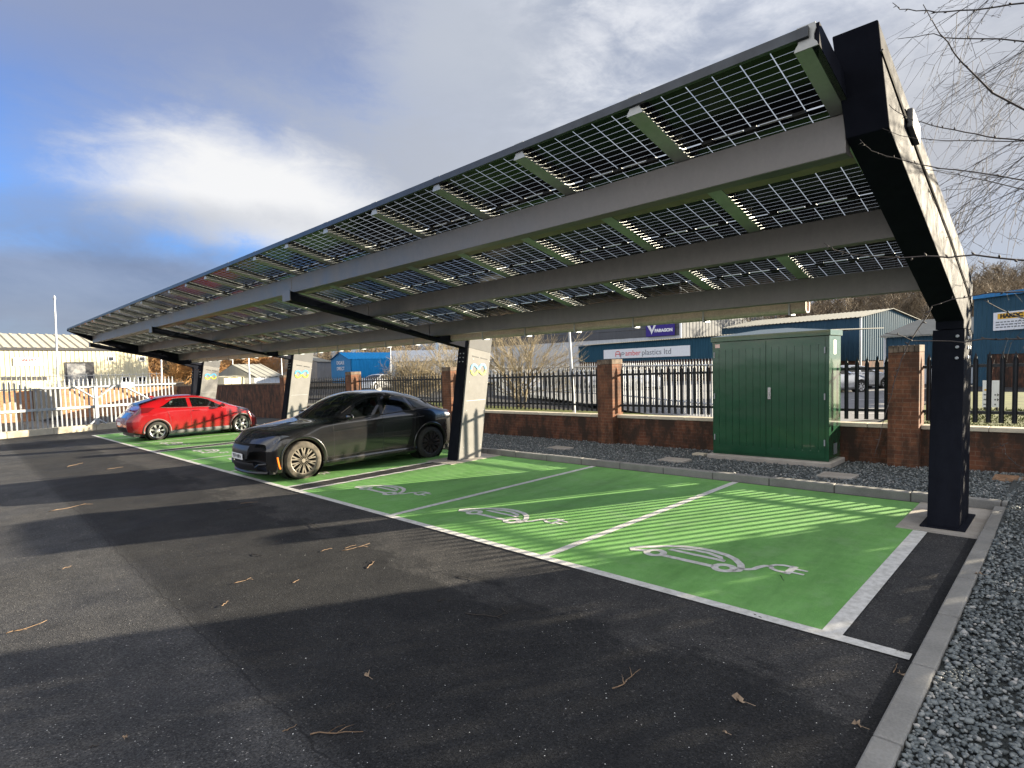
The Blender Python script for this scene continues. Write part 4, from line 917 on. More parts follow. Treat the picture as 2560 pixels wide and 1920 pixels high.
def tail_panel(name, mat, v0, v1, z0, z1, off=.006, n=12):
    m = MB(); m.grid([[(v, 4.45+nose_r(v, 4.45, z)+off, z) for v in np.linspace(v0, v1, n)] for z in np.linspace(z0, z1, 6)]); return m.build(name, mat, rc, local=True, smooth=True)
tail_panel('lower_rear_window', MT['glass'], -.52, .52, .80, .97); tail_panel('number_plate', MT['plate'], -.26, .26, .55, .66, .01); tail_panel('rear_bumper', MT['trim'], -.70, .70, .345, .50, .008, 24)
for s_ in (-1, 1): tail_panel('tail_light', MT['redlamp'], s_*.54, s_*.735, .76, .93)
# ================================================================ the estate beyond the wall
def proj(P):
    d = np.array(P, float)-CX; z = d@FW; return 1280+PPX+F*(d@RT)/z, 960+PPY-F*(d@UP)/z
def V3(p, z): return np.array([p[0], p[1], z])
def line_at(P0, P1, px, py=905):
    """where the sight line of a pixel meets the vertical plane through two points"""
    v = FW+RT*((px-1280-PPX)/F)-UP*((py-960-PPY)/F); e = (P1-P0)[:2]; n = np.array([-e[1], e[0]])
    t = ((P0-CX)[:2]@n)/(v[:2]@n); return CX+v*t
def clad(mb, P0, P1, z0, z1, pitch=.5, dep=.05, zt=None, rib=.3):
    """profiled sheeting between two points; zt(s) gives a sloping top"""
    P0, P1 = V3(P0, 0), V3(P1, 0); L = np.linalg.norm(P1-P0); e = (P1-P0)/L; n = np.array([e[1], -e[0], 0])
    if n@(CX-P0) < 0: n = -n
    n_ = max(int(L/pitch), 1); st = L/n_; S = []
    for i in range(n_): S += [(i*st, 0), (i*st+st*(1-rib)-.02, 0), (i*st+st*(1-rib)+.01, dep), ((i+1)*st-.03, dep)]
    S.append((L, 0)); top = zt or (lambda s: z1)
    mb.grid([[P0+e*s+n*o+np.array([0, 0, z0]), P0+e*s+n*o+np.array([0, 0, top(s/L)])] for s, o in S])
def sheet_roof(mb, A, B, C, D, pitch=.5, dep=.06):
    """profiled roof A-B (eaves) to D-C (ridge)"""
    A, B, C, D = map(lambda q: np.array(q, float), (A, B, C, D)); n_ = max(int(np.linalg.norm(B-A)/pitch), 1); n = np.cross(B-A, D-A); n /= np.linalg.norm(n)
    if n[2] < 0: n = -n
    S = []
    for i in range(n_): S += [(i/n_, 0), ((i+.62)/n_, 0), ((i+.68)/n_, dep), ((i+.94)/n_, dep)]
    S.append((1, 0)); mb.grid([[A+(B-A)*s+n*o, D+(C-D)*s+n*o] for s, o in S])
def panel(name, mat, P0, P1, x0, y0, x1, y1, parent, out=.08, thick=.06):
    """a flat plate on a wall plane between two pixel corners"""
    e = V3(P1-P0, 0); e /= np.linalg.norm(e); n = np.array([e[1], -e[0], 0.])
    if n@(CX-P0) < 0: n = -n
    a, b = line_at(P0, P1, x0, (y0+y1)/2), line_at(P0, P1, x1, (y0+y1)/2); zt, zb = line_at(P0, P1, (x0+x1)/2, y0)[2], line_at(P0, P1, (x0+x1)/2, y1)[2]
    m = MB(); m.prism([V3(a, zb)+n*(out-thick), V3(b, zb)+n*(out-thick), V3(b, zt)+n*(out-thick), V3(a, zt)+n*(out-thick)], tuple(n*thick))
    o = m.build(name, mat, parent); c_ = (V3(a, (zt+zb)/2)+V3(b, (zt+zb)/2))/2+n*(out+.004); ex = V3(b-a, 0); return o, c_, ex/np.linalg.norm(ex), zt-zb, np.linalg.norm(V3(b-a, 0)), n
UPZ = (0, 0, 1)
def cladmat(name, col, rough=.5):
    t = NT(name); n = t.noise(.8, 5, .6); s = t.noise(1.2, 5, .7, t.mapping(t.coord(), scale=(3, 3, .35)))
    c = t.mix(.5, t.ramp(n, [(.3, tuple(x*.85 for x in col)), (.7, tuple(min(1, x*1.12) for x in col))]), t.ramp(s, [(.35, tuple(x*.75 for x in col)), (.7, tuple(min(1, x*1.1) for x in col))]))
    t.set(col=c, rough=rough+.25, spec=.08); return t.m
for n_, c_ in dict(cream=(.62, .57, .40), creamroof=(.42, .39, .31), paleblue=(.05, .20, .42), brightblue=(.02, .24, .55), slate=(.10, .105, .115), offwhite=(.52, .54, .56), teal=(.026, .078, .118), steelblue=(.034, .075, .115), greyroof=(.22, .22, .20), darkgrey=(.06, .06, .065), violet=(.055, .04, .22), handblue=(.036, .085, .125), grey=(.25, .25, .25), shadegrey=(.15, .155, .16)).items(): MT[n_] = cladmat('cladding_'+n_, c_)
MT['yellow'] = plain('sign_yellow', (.75, .42, .02), .5, 0, .05); MT['signred'] = plain('sign_red', (.62, .05, .05), .5, 0, .05); MT['signwhite'] = plain('sign_white', (.72, .73, .74), .5, 0, .05); MT['greytext'] = plain('sign_grey', (.16, .17, .18), .5)
# cream warehouse behind the gate
def extend(A, B, s): return A+(B-A)*s
A, B = at_z(0, 873, 6.), at_z(268, 874.5, 6.); WA, WB = extend(A, B, -.55), extend(A, B, 1.44)
nW = np.array([(WB-WA)[1], -(WB-WA)[0], 0]); nW /= np.linalg.norm(nW)
if nW@(CX-WA) > 0: nW = -nW
t = thing('cream_warehouse', tuple(V3((WA+WB)/2, 0)), 'long cream profiled metal warehouse beyond the gate with a roller door', 'building')
m = MB(); clad(m, WA, WB, -.5, 6., .52, .06, rib=.2); clad(m, WB, WB+nW*16, -.5, 6., .52, .06, rib=.2); m.build('wall', MT['cream'], t)
m = MB(); m.prism([V3(WA, 5.85)-nW*.25, V3(WB, 5.85)-nW*.25, V3(WB, 6.25)-nW*.25, V3(WA, 6.25)-nW*.25], tuple(nW*.3)); m.build('eaves_trim', MT['darkgrey'], t)
m = MB(); sheet_roof(m, V3(WA, 6.2)-nW*.3, V3(WB, 6.2)-nW*.3, V3(WB, 8.7)+nW*9, V3(WA, 8.7)+nW*9, 1.05, .10); m.build('roof', MT['creamroof'], t)
m = MB(); m.prism([V3(WB, 6.)+np.array([0, 0, -.02]), V3(WB, 8.6)+nW*8, V3(WB, 6.)+nW*16], tuple((WA-WB)/np.linalg.norm(WA-WB)*.2)); m.build('gable', MT['grey'], t)
o, c_, ex, h, w, n = panel('sign', MT['signwhite'], WA, WB, 33, 894.5, 107, 914.5, t, .14)
m = MB(); put_text(m, 'SMART', h*.40, c_+np.array([0, 0, h*.20]), ex, UPZ, ext=.01, shear=.3, bold=.02, sx=1.25); m.build('lettering', MT['signred'], o)
m = MB()
for zz in (-.08, -.22): m.prism([c_+ex*(-w*.22)+np.array([0, 0, zz*h]), c_+ex*(w*.22)+np.array([0, 0, zz*h]), c_+ex*(w*.22)+np.array([0, 0, (zz+.035)*h]), c_+ex*(-w*.22)+np.array([0, 0, (zz+.035)*h])], tuple(n*.01))
m.build('print', MT['greytext'], o)
o, *_ = panel('roller_door', MT['grey'], WA, WB, 168, 909, 214, 962, t, .12); panel('door_opening', MT['darkgrey'], WA, WB, 162, 905, 236, 962, t, .09)
for x0, y0, x1, y1 in ((270, 891, 285, 903), (347, 891, 362, 903), (301, 942, 323, 955), (343, 941, 366, 955)): o, *_ = panel('window', MT['signwhite'], WA, WB, x0, y0, x1, y1, t, .09); panel('pane', MT['glass'], WA, WB, x0+1.5, y0+1.5, x1-1.5, y1-1.5, o, .10, .03)
for i in range(9): o, *_ = panel('window', MT['darkgrey'], WA, WB, 4+13*i, 941, 13+13*i, 951, t, .09)
# blue shed
dS = 96.; E0 = at(876, 898.5, dS); zE = E0[2]; E1 = at(985, 897, dS*1.06); E1 = V3(E1, zE); e = V3(E1-E0, 0); e /= np.linalg.norm(e); ng = np.array([e[1], -e[0], 0])
G1 = min((E0+ng*s for s in np.concatenate([np.linspace(-30, -1, 300), np.linspace(1, 30, 300)])), key=lambda q: abs(proj(q)[0]-827)); Em = (E0+G1)/2
t = thing('blue_shed', tuple(V3(Em, 0)), 'bright blue metal shed with a pitched roof and pale lettering on its gable', 'building')
E2 = E0+e*26; zA = at(850, 882, np.dot(Em-CX, FW))[2]
m = MB(); clad(m, E0, E2, -.5, zE, .62, .06); m.build('side_wall', MT['brightblue'], t)
m = MB(); m.prism([V3(E0, -.5), V3(G1, -.5), G1, V3(Em, zA), E0], tuple(e*.2)); gb = m.build('gable_wall', MT['paleblue'], t)
m = MB(); up2 = np.array([0, 0, .04]); sheet_roof(m, E0+up2-e*.3, E2+up2, V3(Em+e*26, zA)+up2, V3(Em-e*.3, zA)+up2, .62); sheet_roof(m, G1+up2-e*.3, G1+e*26+up2, V3(Em+e*26, zA)+up2, V3(Em-e*.3, zA)+up2, .62); m.build('roof', MT['brightblue'], t)
cg = V3(Em, zE*.86)-e*.03; exg = (E0-G1)/np.linalg.norm(E0-G1); gw = np.linalg.norm(E0-G1)
m = MB(); put_text(m, 'DIGALE', gw*.115, cg, exg, UPZ, ext=.01); put_text(m, 'DIRECT', gw*.115, cg-np.array([0, 0, gw*.14]), exg, UPZ, ext=.01); m.build('lettering', MT['signwhite'], gb)
# grey-roofed store beside it
def simple_house(name, lab, px0, px1, pye, d0, d1, zr, mat, rmat, back=9., cat='building', z0=-.5):
    P0 = at(px0, pye, d0); ze = P0[2]; P1 = V3(at(px1, pye, d1), ze); e = V3(P1-P0, 0); e /= np.linalg.norm(e); n = np.array([e[1], -e[0], 0])
    if n@(CX-P0) > 0: n = -n
    t = thing(name, tuple(V3((P0+P1)/2, 0)), lab, cat)
    m = MB(); clad(m, P0, P1, z0, ze, .8, .04); clad(m, P1, P1+n*back, z0, ze, .8, .04); clad(m, P0, P0+n*back, z0, ze, .8, .04); m.build('wall', mat, t)
    u = np.array([0, 0, zr]); k_ = np.array([0, 0, .03])
    m = MB(); sheet_roof(m, P0-n*.3+k_, P1-n*.3+k_, P1+n*back/2+u, P0+n*back/2+u, .9, .05); sheet_roof(m, P0+n*back+k_, P1+n*back+k_, P1+n*back/2+u, P0+n*back/2+u, .9, .05); m.prism([P0, P0+n*back, P0+n*back/2+u*.98], tuple(e*.1)); m.prism([P1, P1+n*back, P1+n*back/2+u*.98], tuple(-e*.1)); m.build('roof', rmat, t)
    return t, P0, P1, n
simple_house('grey_store', 'low grey store with a pale pitched roof left of the blue shed', 792, 830, 905, 104, 108, 1.6, MT['grey'], MT['greyroof'], 12)
simple_house('white_unit', 'long white roofed unit behind the bare pale bush', 985, 1245, 905, 84, 88, 1.9, MT['offwhite'], MT['offwhite'], 16)
simple_house('site_office', 'small building with a grey pitched roof above the tall brick wall', 636, 706, 944, 62, 66, 1.5, MT['offwhite'], MT['greyroof'], 6)
simple_house('storage_container', 'pale storage container above the tall brick wall', 560, 610, 944, 58, 60, .12, MT['cream'], MT['cream'], 3, 'container')
simple_house('dark_depot', 'grey clad depot far behind the small grey roofed building', 690, 770, 893, 120, 124, .3, MT['offwhite'], MT['slate'], 14)
# the big dark and white clad hall with the violet sign
Q1 = at(1701, 838, 78.); zb = Q1[2]; Q0 = at_z(1366, 858.7, zb); e = V3(Q1-Q0, 0); e /= np.linalg.norm(e); n = np.array([e[1], -e[0], 0])
if n@(CX-Q0) > 0: n = -n
Q0 = Q0-e*22; t = thing('clad_hall', tuple(V3((Q0+Q1)/2, 0)), 'big industrial hall clad dark grey above and white below, with a violet sign', 'building')
m = MB(); zz = zb
while zz < 12.2: m.prism([V3(Q0, zz+.02)-n*.06, V3(Q1, zz+.02)-n*.06, V3(Q1, zz+1.1)-n*.06, V3(Q0, zz+1.1)-n*.06], tuple(n*.3)); zz += 1.12
m.build('upper_cladding', MT['slate'], t)
m = MB(); m.prism([V3(Q0, -.5), V3(Q1, -.5), V3(Q1, zb), V3(Q0, zb)], tuple(n*.3)); m.build('lower_wall', MT['offwhite'], t)
Q2 = Q1+n*34; m = MB(); clad(m, Q1, Q2, -.5, 12.3, .9, .05); m.build('side_wall', MT['shadegrey'], t)  # side wall colour darkened to stand in for tree shade
m = MB(); m.prism([V3(Q0, 12.3)-n*.2, V3(Q1, 12.3)-n*.2, V3(Q2, 12.3), V3(Q0, 12.3)+n*34], (0, 0, .3)); m.build('roof', MT['slate'], t)
m = MB(); m.tube([V3(Q1, -.4)-n*.12+e*.12, V3(Q1, 12.)-n*.12+e*.12], .16, 8); m.build('downpipe', MT['signwhite'], t)
o, c_, ex, h, w, nn = panel('sign', MT['violet'], Q0, Q1, 1618, 806, 1690, 840, t, .34)
m = MB(); put_text(m, 'PARAGON', h*.31, c_+ex*w*.12-np.array([0, 0, h*.10]), ex, UPZ, ext=.02, bold=.035); 
V_ = lambda a, b: c_+ex*w*a+np.array([0, 0, h*b])
m.prism([V_(-.46, .36), V_(-.36, .36), V_(-.28, -.02), V_(-.32, -.18)], tuple(nn*.02)); m.prism([V_(-.27, .02), V_(-.20, .40), V_(-.12, .40), V_(-.30, -.36), V_(-.315, -.2)], tuple(nn*.02)); m.build('lettering', MT['signwhite'], o)
# blue and brick factory with the long white sign
P0, P1 = at_z(1446, 866, 4.3), at_z(1790, 841.5, 4.3); e = V3(P1-P0, 0); L_ = np.linalg.norm(e); e /= L_; n = np.array([e[1], -e[0], 0])
if n@(CX-P0) > 0: n = -n
P1x = P1+e*6; zlo = line_at(P0, P1, 1600, 901.5)[2]
t = thing('plastics_factory', tuple(V3((P0+P1x)/2, 0)), 'low factory with blue cladding over brick and a long white sign', 'building')
m = MB(); clad(m, P0, P1x, zlo, 4.3, .34, .045); clad(m, P0, P0+n*18, zlo, 4.3, .34, .045); m.build('upper_cladding', MT['teal'], t)
m = MB(); m.prism([V3(P0, -.5)+n*.12, V3(P1x, -.5)+n*.12, V3(P1x, zlo)+n*.12, V3(P0, zlo)+n*.12], tuple(n*.3)); bw = m.build('brick_wall', MT['brick'], t)
m = MB(); k_ = np.array([0, 0, .05]); sheet_roof(m, P0-n*.35-e*.4+k_, P1x-n*.35+k_, P1x+n*18+k_*12, P0+n*18-e*.4+k_*12, .34, .07); m.build('roof', MT['greyroof'], t)
o, c_, ex, h, w, nn = panel('sign', MT['signwhite'], P0, P1, 1511, 869, 1727, 893.5, t, .12)
m = MB(); put_text(m, 'amber', h*.78, c_-ex*w*.118, ex, UPZ, ext=.012, fit=w*.185); m.build('red_lettering', MT['signred'], o)
m = MB(); put_text(m, 'plastics ltd', h*.78, c_+ex*w*.152, ex, UPZ, ext=.012, fit=w*.32); m.build('grey_lettering', MT['greytext'], o)
def logo(pts, mat, nm):
    m = MB(); q = [c_+ex*(w*a)+np.array([0, 0, h*b]) for a, b in pts]; m.tube(q, h*.045, 5); m.build(nm, mat, o)
logo([(-.335, -.30), (-.335, .12), (-.325, .24), (-.305, .26), (-.29, .24), (-.28, .12), (-.28, -.30)], MT['signred'], 'emblem'); logo([(-.335, -.03), (-.28, -.03)], MT['signred'], 'emblem'); logo([(-.268, -.42), (-.268, .02), (-.255, .10), (-.235, .10), (-.222, .02), (-.23, -.10), (-.268, -.12)], MT['greytext'], 'emblem')
for x0, x1 in ((1636, 1660), (1684, 1697), (1714, 1727), (1747, 1768)): o2, *_ = panel('window', MT['signwhite'], P0+n*.1, P1+n*.1, x0, 910, x1, 930, t, .06); panel('pane', MT['glass'], P0+n*.1, P1+n*.1, x0+2, 912, x1-2, 929, o2, .07, .03)
panel('notice', MT['signwhite'], P0+n*.1, P1+n*.1, 1580, 909, 1588, 917, t, .06)
# long blue warehouse at the back and its lit gable
P0, P1 = at_z(1804, 822, 6.4), at_z(2149, 794.5, 6.4); e = V3(P1-P0, 0); e /= np.linalg.norm(e); n = np.array([e[1], -e[0], 0])
if n@(CX-P0) > 0: n = -n
P2 = min((P1+n*s for s in np.linspace(2, 60, 600)), key=lambda q: abs(proj(q)[0]-2296)); Pm = (P1+P2)/2; zap = at(2241, 779, np.dot(Pm-CX, FW))[2]; zap = max(zap, 7.6)
t = thing('blue_warehouse', tuple(V3((P0+P1)/2, 0)), 'long dark blue profiled warehouse with a pale gable end below the woods', 'building')
wd_ = np.linalg.norm(P2-P1)
m = MB(); clad(m, P0, P1, 1.6, 6.4, .5, .05); clad(m, P0, P0+n*wd_, 1.6, 6.4, .5, .05); m.build('side_wall', MT['steelblue'], t)
m = MB(); clad(m, P1, P2, 1.6, 6.4, .5, .05, zt=lambda s: 6.4+(zap-6.4)*(1-abs(2*s-1))); m.build('gable_wall', MT['handblue'], t)
m = MB(); m.prism([V3(P0, -.5)+n*.1, V3(P1, -.5)+n*.1-e*.1, V3(P2, -.5)-e*.1, V3(P0, -.5)+n*wd_], (0, 0, 2.1)); m.build('brick_plinth', MT['brick'], t)
m = MB(); k_ = np.array([0, 0, .06]); sheet_roof(m, P0-n*.3+k_, P1-n*.3+k_+e*.3, V3(Pm, zap)+k_+e*.3, V3(P0+n*wd_/2, zap)+k_, .5); sheet_roof(m, P0+n*wd_+k_, P2+k_+e*.3, V3(Pm, zap)+k_+e*.3, V3(P0+n*wd_/2, zap)+k_, .5); m.build('roof', MT['greyroof'], t)
m = MB(); m.prism([V3(P1, -.4)+e*.05-n*.05, V3(P1, 6.4)+e*.05-n*.05, V3(P1, 6.4)+e*.2-n*.05, V3(P1, -.4)+e*.2-n*.05], tuple(n*.15)); m.build('corner_trim', MT['offwhite'], t)
# small grey-roofed workshop and the near blue building with the cropped sign
P0, P1 = at(2213, 844, 42.), at(2345, 838, 40.); P1 = V3(P1, P0[2])
t, *_ = (thing('grey_roof_workshop', tuple(V3((P0+P1)/2, 0)), 'small blue workshop with a pale grey roof just behind the brick pillar', 'building'),)
e = V3(P1-P0, 0); e /= np.linalg.norm(e); n = np.array([e[1], -e[0], 0]); n = n if n@(CX-P0) < 0 else -n; ze = P0[2]
m = MB(); clad(m, P0, P1+e*4, 1.3, ze, .25, .03); m.build('upper_cladding', MT['steelblue'], t)
m = MB(); m.prism([V3(P0, -.5)+n*.05, V3(P1+e*4, -.5)+n*.05, V3(P1+e*4, 1.3)+n*.05, V3(P0, 1.3)+n*.05], tuple(n*.3)); m.build('wall', MT['offwhite'], t)
m = MB(); m.prism([P0-n*.3-e*.3, P1+e*4-n*.3, P1+e*4+n*4.2+np.array([0, 0, 1.25]), P0+n*4.2+e*1.6+np.array([0, 0, 1.25])], (0, 0, .12)); m.build('roof', MT['greyroof'], t)
m = MB(); m.tube([V3(P0, -.3)-n*.1, V3(P0, ze)-n*.1], .08, 8); m.build('downpipe', MT['offwhite'], t)
P0, P1 = at_z(2435, 749, 5.3), at_z(2560, 733, 5.3); e = V3(P1-P0, 0); e /= np.linalg.norm(e); n = np.array([e[1], -e[0], 0]); n = n if n@(CX-P0) < 0 else -n; P1x = P0+e*7.2
t = thing('blue_works', tuple(V3((P0+P1x)/2, 0)), 'blue profiled building over brick with a white and yellow sign, right of the end column', 'building')
zb_ = line_at(P0, P1, 2530, 884)[2]
m = MB(); clad(m, P0, P1x, zb_, 5.3, .28, .035); clad(m, P0, P0+n*9, -.4, 5.3, .28, .035); m.build('upper_cladding', MT['handblue'], t)
m = MB(); m.prism([V3(P0, -.5)+n*.06+e*.9, V3(P1x, -.5)+n*.06, V3(P1x, zb_)+n*.06, V3(P0, zb_)+n*.06+e*.9], tuple(n*.3)); m.build('brick_wall', MT['brick'], t)
m = MB(); clad(m, P0, P0+e*.9, -.4, zb_, .28, .035); m.build('lower_cladding', MT['handblue'], t)
m = MB(); m.prism([P0-n*.2-e*.1, P1x-n*.2, P1x+n*9, P0+n*9-e*.1], (0, 0, .22)); m.build('roof', MT['paleblue'], t)
o, c_, ex, h, w, nn = panel('sign', MT['signwhite'], P0, P1, 2487, 778, 2575, 824, t, .10)
m = MB(); m.prism([c_+ex*(-w*.37)+np.array([0, 0, h*.12]), c_+ex*(w*.5)+np.array([0, 0, h*.12]), c_+ex*(w*.5)+np.array([0, 0, h*.42]), c_+ex*(-w*.37)+np.array([0, 0, h*.42])], tuple(nn*.008)); m.build('name_band', MT['yellow'], o)
m = MB(); put_text(m, 'HARDC', h*.30, c_+ex*w*.03+np.array([0, 0, h*.27])+nn*.012, ex, UPZ, ext=.006, bold=.02, sx=1.2); m.build('lettering', MT['black'], o)
m = MB()
for zz in (-.08, -.22, -.36):
    x = -.42
    while x < .45: l = random.uniform(.05, .13); m.prism([c_+ex*(w*x)+np.array([0, 0, h*zz]), c_+ex*(w*(x+l))+np.array([0, 0, h*zz]), c_+ex*(w*(x+l))+np.array([0, 0, h*(zz+.06)]), c_+ex*(w*x)+np.array([0, 0, h*(zz+.06)])], tuple(nn*.006)); x += l+.03
m.build('print', MT['greytext'], o)
# white board on the grass behind the fence
Ab, Bb = at(2456, 985, 15.2), at(2501, 985, 15.0); t = thing('notice_board', tuple(V3((Ab+Bb)/2, .1)), 'white direction board on the grass behind the black fence', 'sign')
ex = V3(Bb-Ab, 0); w = np.linalg.norm(ex); ex /= w; nn = np.array([ex[1], -ex[0], 0]); nn = nn if nn@(CX-Ab) > 0 else -nn; zt, zb_ = at(2478, 951, 15.1)[2], at(2478, 1018, 15.1)[2]; h = zt-zb_
m = MB(); m.prism([V3(Ab, zb_), V3(Bb, zb_), V3(Bb, zt), V3(Ab, zt)], tuple(nn*.03)); o = m.build('board', MT['signwhite'], t)
m = MB(); [m.box((q[0]-.025, q[1]-.025, -.1), (q[0]+.025, q[1]+.025, zt-.1)) for q in (Ab+ex*.06-nn*.05, Bb-ex*.06-nn*.05)]; m.build('post', MT['darkgrey'], t)
def bar(mat, nm, a0, a1, b0, b1): m = MB(); f = lambda a, b: V3(Ab, zb_)+ex*(w*a)+np.array([0, 0, h*b])+nn*.031; m.prism([f(a0, b0), f(a1, b0), f(a1, b1), f(a0, b1)], tuple(nn*.004)); m.build(nm, mat, o)
bar(MT['yellow'], 'band', .1, .42, .62, .68)
for b_ in (.44, .26, .08): bar(MT['greytext'], 'print', .06, .40, b_, b_+.05); bar(MT['greytext'], 'print', .66, .76, b_, b_+.05)
for b_ in (.44, .26):
    m = MB(); f = lambda a, b: V3(Ab, zb_)+ex*(w*a)+np.array([0, 0, h*b])+nn*.031; m.prism([f(.82, b_-.03), f(.92, b_+.025), f(.82, b_+.08)], tuple(nn*.004)); m.build('arrow', MT['black'], o)
# second, galvanised fence in the sun behind the black one
def back_fence(pts, lab, pitch=.19, hz=2.05):
    P = [V3(at(px, 940, d), .0) for px, d in pts]; L_ = np.linalg.norm(P[1]-P[0]); e = (P[1]-P[0])/L_
    t = thing('galvanised_fence', tuple((P[0]+P[1])/2), lab, 'fence', 'galvanised fences beyond the wall'); n_ = min(int(L_/pitch), 100); st = L_/n_; p0 = None
    for zz in (.5, hz-.25): m = MB(); m.tube([P[0]+np.array([0, 0, zz]), P[1]+np.array([0, 0, zz])], .03, 4); m.build('rail', MT['galv'], t)
    for i in range(n_):
        if p0 is None:
            mm = pale_mesh(); mm.v = [(x, y, .05 if z < .8 else z+hz-1.94) for x, y, z in mm.v]; p0 = o = mm.build('pale', MT['galv'], t, local=True)
        else: o = p0.copy(); COL.objects.link(o); o.parent = t
        o.location = Vector(P[0]+e*(st*(i+.5)))-Vector(ORG[t.name]); o.rotation_euler = (0, 0, math.atan2(e[1], e[0]))
back_fence(((1230, 38), (1520, 27)), 'galvanised pale fence seen between the black pales left of the cabinet, farther stretch'); back_fence(((1525, 27), (1800, 18.5)), 'galvanised pale fence seen between the black pales left of the cabinet, nearer stretch')
back_fence(((-60, 60), (400, 66)), 'galvanised fence on top of the bank in front of the cream warehouse', .66, 2.3)
# lamp posts and poles
def post(px0, py0, px1, py1, d, r, lab, lamp=False, nm='lamp_post', cat='lamp post'):
    a, b = at(px0, py0, d), at(px1, py1, d); t = thing(nm, tuple(b), lab, cat); m = MB(); m.tube([b+(b-a)*.15, b, a], [r*1.15, r*1.1, r*.8], 8); m.build('shaft', MT['galv'], t)
    m = MB(); q = np.array([0, 0, r*2]); m.tube([a-q*.3, a+q*.8, a+q*2], [r*1.2, r*1.4, r*.5], 8); m.build('cap', MT['galv'], t)
    if lamp: m = MB(); m.tube([a-np.array([0, 0, .1]), a+RT*.6], [.06, .09], 6); m.build('lantern', MT['grey'], t)
post(136, 748, 145, 956, 52, .085, 'tall slim grey lamp post in front of the cream warehouse'); post(1422, 815, 1436, 1040, 15.6, .04, 'leaning grey pole right behind the low brick wall left of the cabinet', nm='utility_pole', cat='pole')
post(621, 886, 624, 962, 60, .075, 'pale pole in front of the orange bare tree', nm='utility_pole', cat='pole'); post(581, 893, 583, 945, 64, .05, 'thinner rust tinted pole left of the orange bare tree', nm='utility_pole', cat='pole'); post(976, 862, 977, 950, 45, .04, 'slim pole in front of the pale bare bush', nm='utility_pole', cat='pole')
post(703, 896, 706, 958, 50, .045, 'slim white pole by the second charger column', nm='utility_pole', cat='pole'); post(403, 905, 404, 950, 58, .07, 'short pale post right of the cream warehouse', nm='utility_pole', cat='pole')
# cars standing beyond the fence
silver = dict(body=MT['silver_car'], arch=MT['grey_trim'], wtrim=MT['trim'], handle=MT['trim'], mirror=MT['silver_car'], tyre=MT['tyre'], rim=MT['rimsilver'])
def drop(px, d, rz): p = V3(at(px, 940, d), 0.); return tuple(p), rz
def copy_tree(o, parent=None):
    c = o.copy(); COL.objects.link(c)
    if parent: c.parent = parent
    for ch in list(o.children): copy_tree(ch, c)
    return c
l_, rz_ = drop(2150, 33, 2.6)
sc_, *_ = car('parked_car', l_, rz_, SR, 'silver car glinting in the sun just right of the green cabinet', silver); sc_['group'] = 'cars parked beyond the fence'
for px, d, rz_, lab in ((2215, 36, 2.5, 'silver car beyond the fence partly behind the brick pillar beside the cabinet'), (2100, 40, 2.7, 'silver car farthest beyond the fence, mostly behind the cabinet'), (1640, 40, 1.2, 'pale car by the factory, in the middle of the fence left of the cabinet'), (1500, 46, 1.1, 'pale car by the factory, left of the brick pillar next to the cabinet'), (1330, 44, 1.0, 'pale car under the pale bare tree behind the fence'), (905, 52, .4, 'pale car beyond the black palisade fence above the black crossover')):
    c_ = copy_tree(sc_); c_.location = V3(at(px, 940, d), 0.); c_.rotation_euler = (0, 0, rz_); c_['label'] = lab; c_['category'] = 'car'
# road, verge and far parking lines
m = MB(); q = [V3(at(px, 940, d), .02) for px, d in ((1840, 16), (2290, 18), (2310, 52), (1500, 60), (1250, 48))]; m.face(q); struct(m.build('road', MT['road'], origin=(0, 0, 0)))
m = MB()
for px, d in ((2130, 19.5), (2165, 22), (2200, 26), (2128, 26)): a = V3(at(px, 940, d), .03); m.face([a, a+np.array([1.5, .3, 0]), a+np.array([1.48, .42, 0]), a+np.array([-.02, .12, 0])])
struct(m.build('road_markings', MT['white'], origin=(0, 0, 0)))
m = MB(); m.face([(-1.9, 7.85, .52), (14, 7.85, .52), (14, 28, .35), (-2.6, 27, .35)]); m.face([(-1.9, 7.85, .52), (-2.6, 27, .35), (-3.0, 27, .0), (-2.3, 7.85, .0)]); struct(m.build('verge', MT['turf'], origin=(0, 0, 0)))
m = MB(); m.face([(-26, 7.9, .35), (-5.2, 7.9, .35), (-4.7, 9.5, .05), (-9, 14, .05), (-26, 15, .05)]); struct(m.build('verge', MT['turf'], origin=(0, 0, 0)))
# ================================================================ trees
def sprout(mb, p, d, length, r, depth, rng, kids=4, spread=.7, droop=0., wob=.18, nseg=4, taper=.62, minr=.004, sides=4, start=.25):
    """one limb, and the limbs that leave it"""
    pts = [np.array(p, float)]; d = np.array(d, float); d /= np.linalg.norm(d)
    for i in range(nseg):
        d = d+rng.normal(0, wob, 3); d[2] -= droop; d /= np.linalg.norm(d); pts.append(pts[-1]+d*length/nseg)
    rs = [max(r*(1-(1-taper)*i/nseg), minr*.7) for i in range(nseg+1)]
    mb.tube(pts, rs, sides if depth > 1 else 3, cap=False)
    if depth <= 0: return
    for k_ in range(kids):
        s = start+(1-start)*(k_+rng.random())/kids; i = min(int(s*nseg), nseg-1); q = pts[i]+(pts[i+1]-pts[i])*(s*nseg-i); dd = pts[i+1]-pts[i]; dd /= np.linalg.norm(dd)
        ax = rng.normal(0, 1, 3); ax -= dd*(ax@dd); ax /= np.linalg.norm(ax)+1e-9
        nd = dd*math.cos(spread)+ax*math.sin(spread*(.7+.6*rng.random())); nd[2] += .12
        sprout(mb, q, nd, length*(.52+.22*rng.random()), max(rs[i]*.55, minr), depth-1, rng, kids, spread, droop*1.25, wob, max(nseg-1, 2), taper, minr, sides, start)
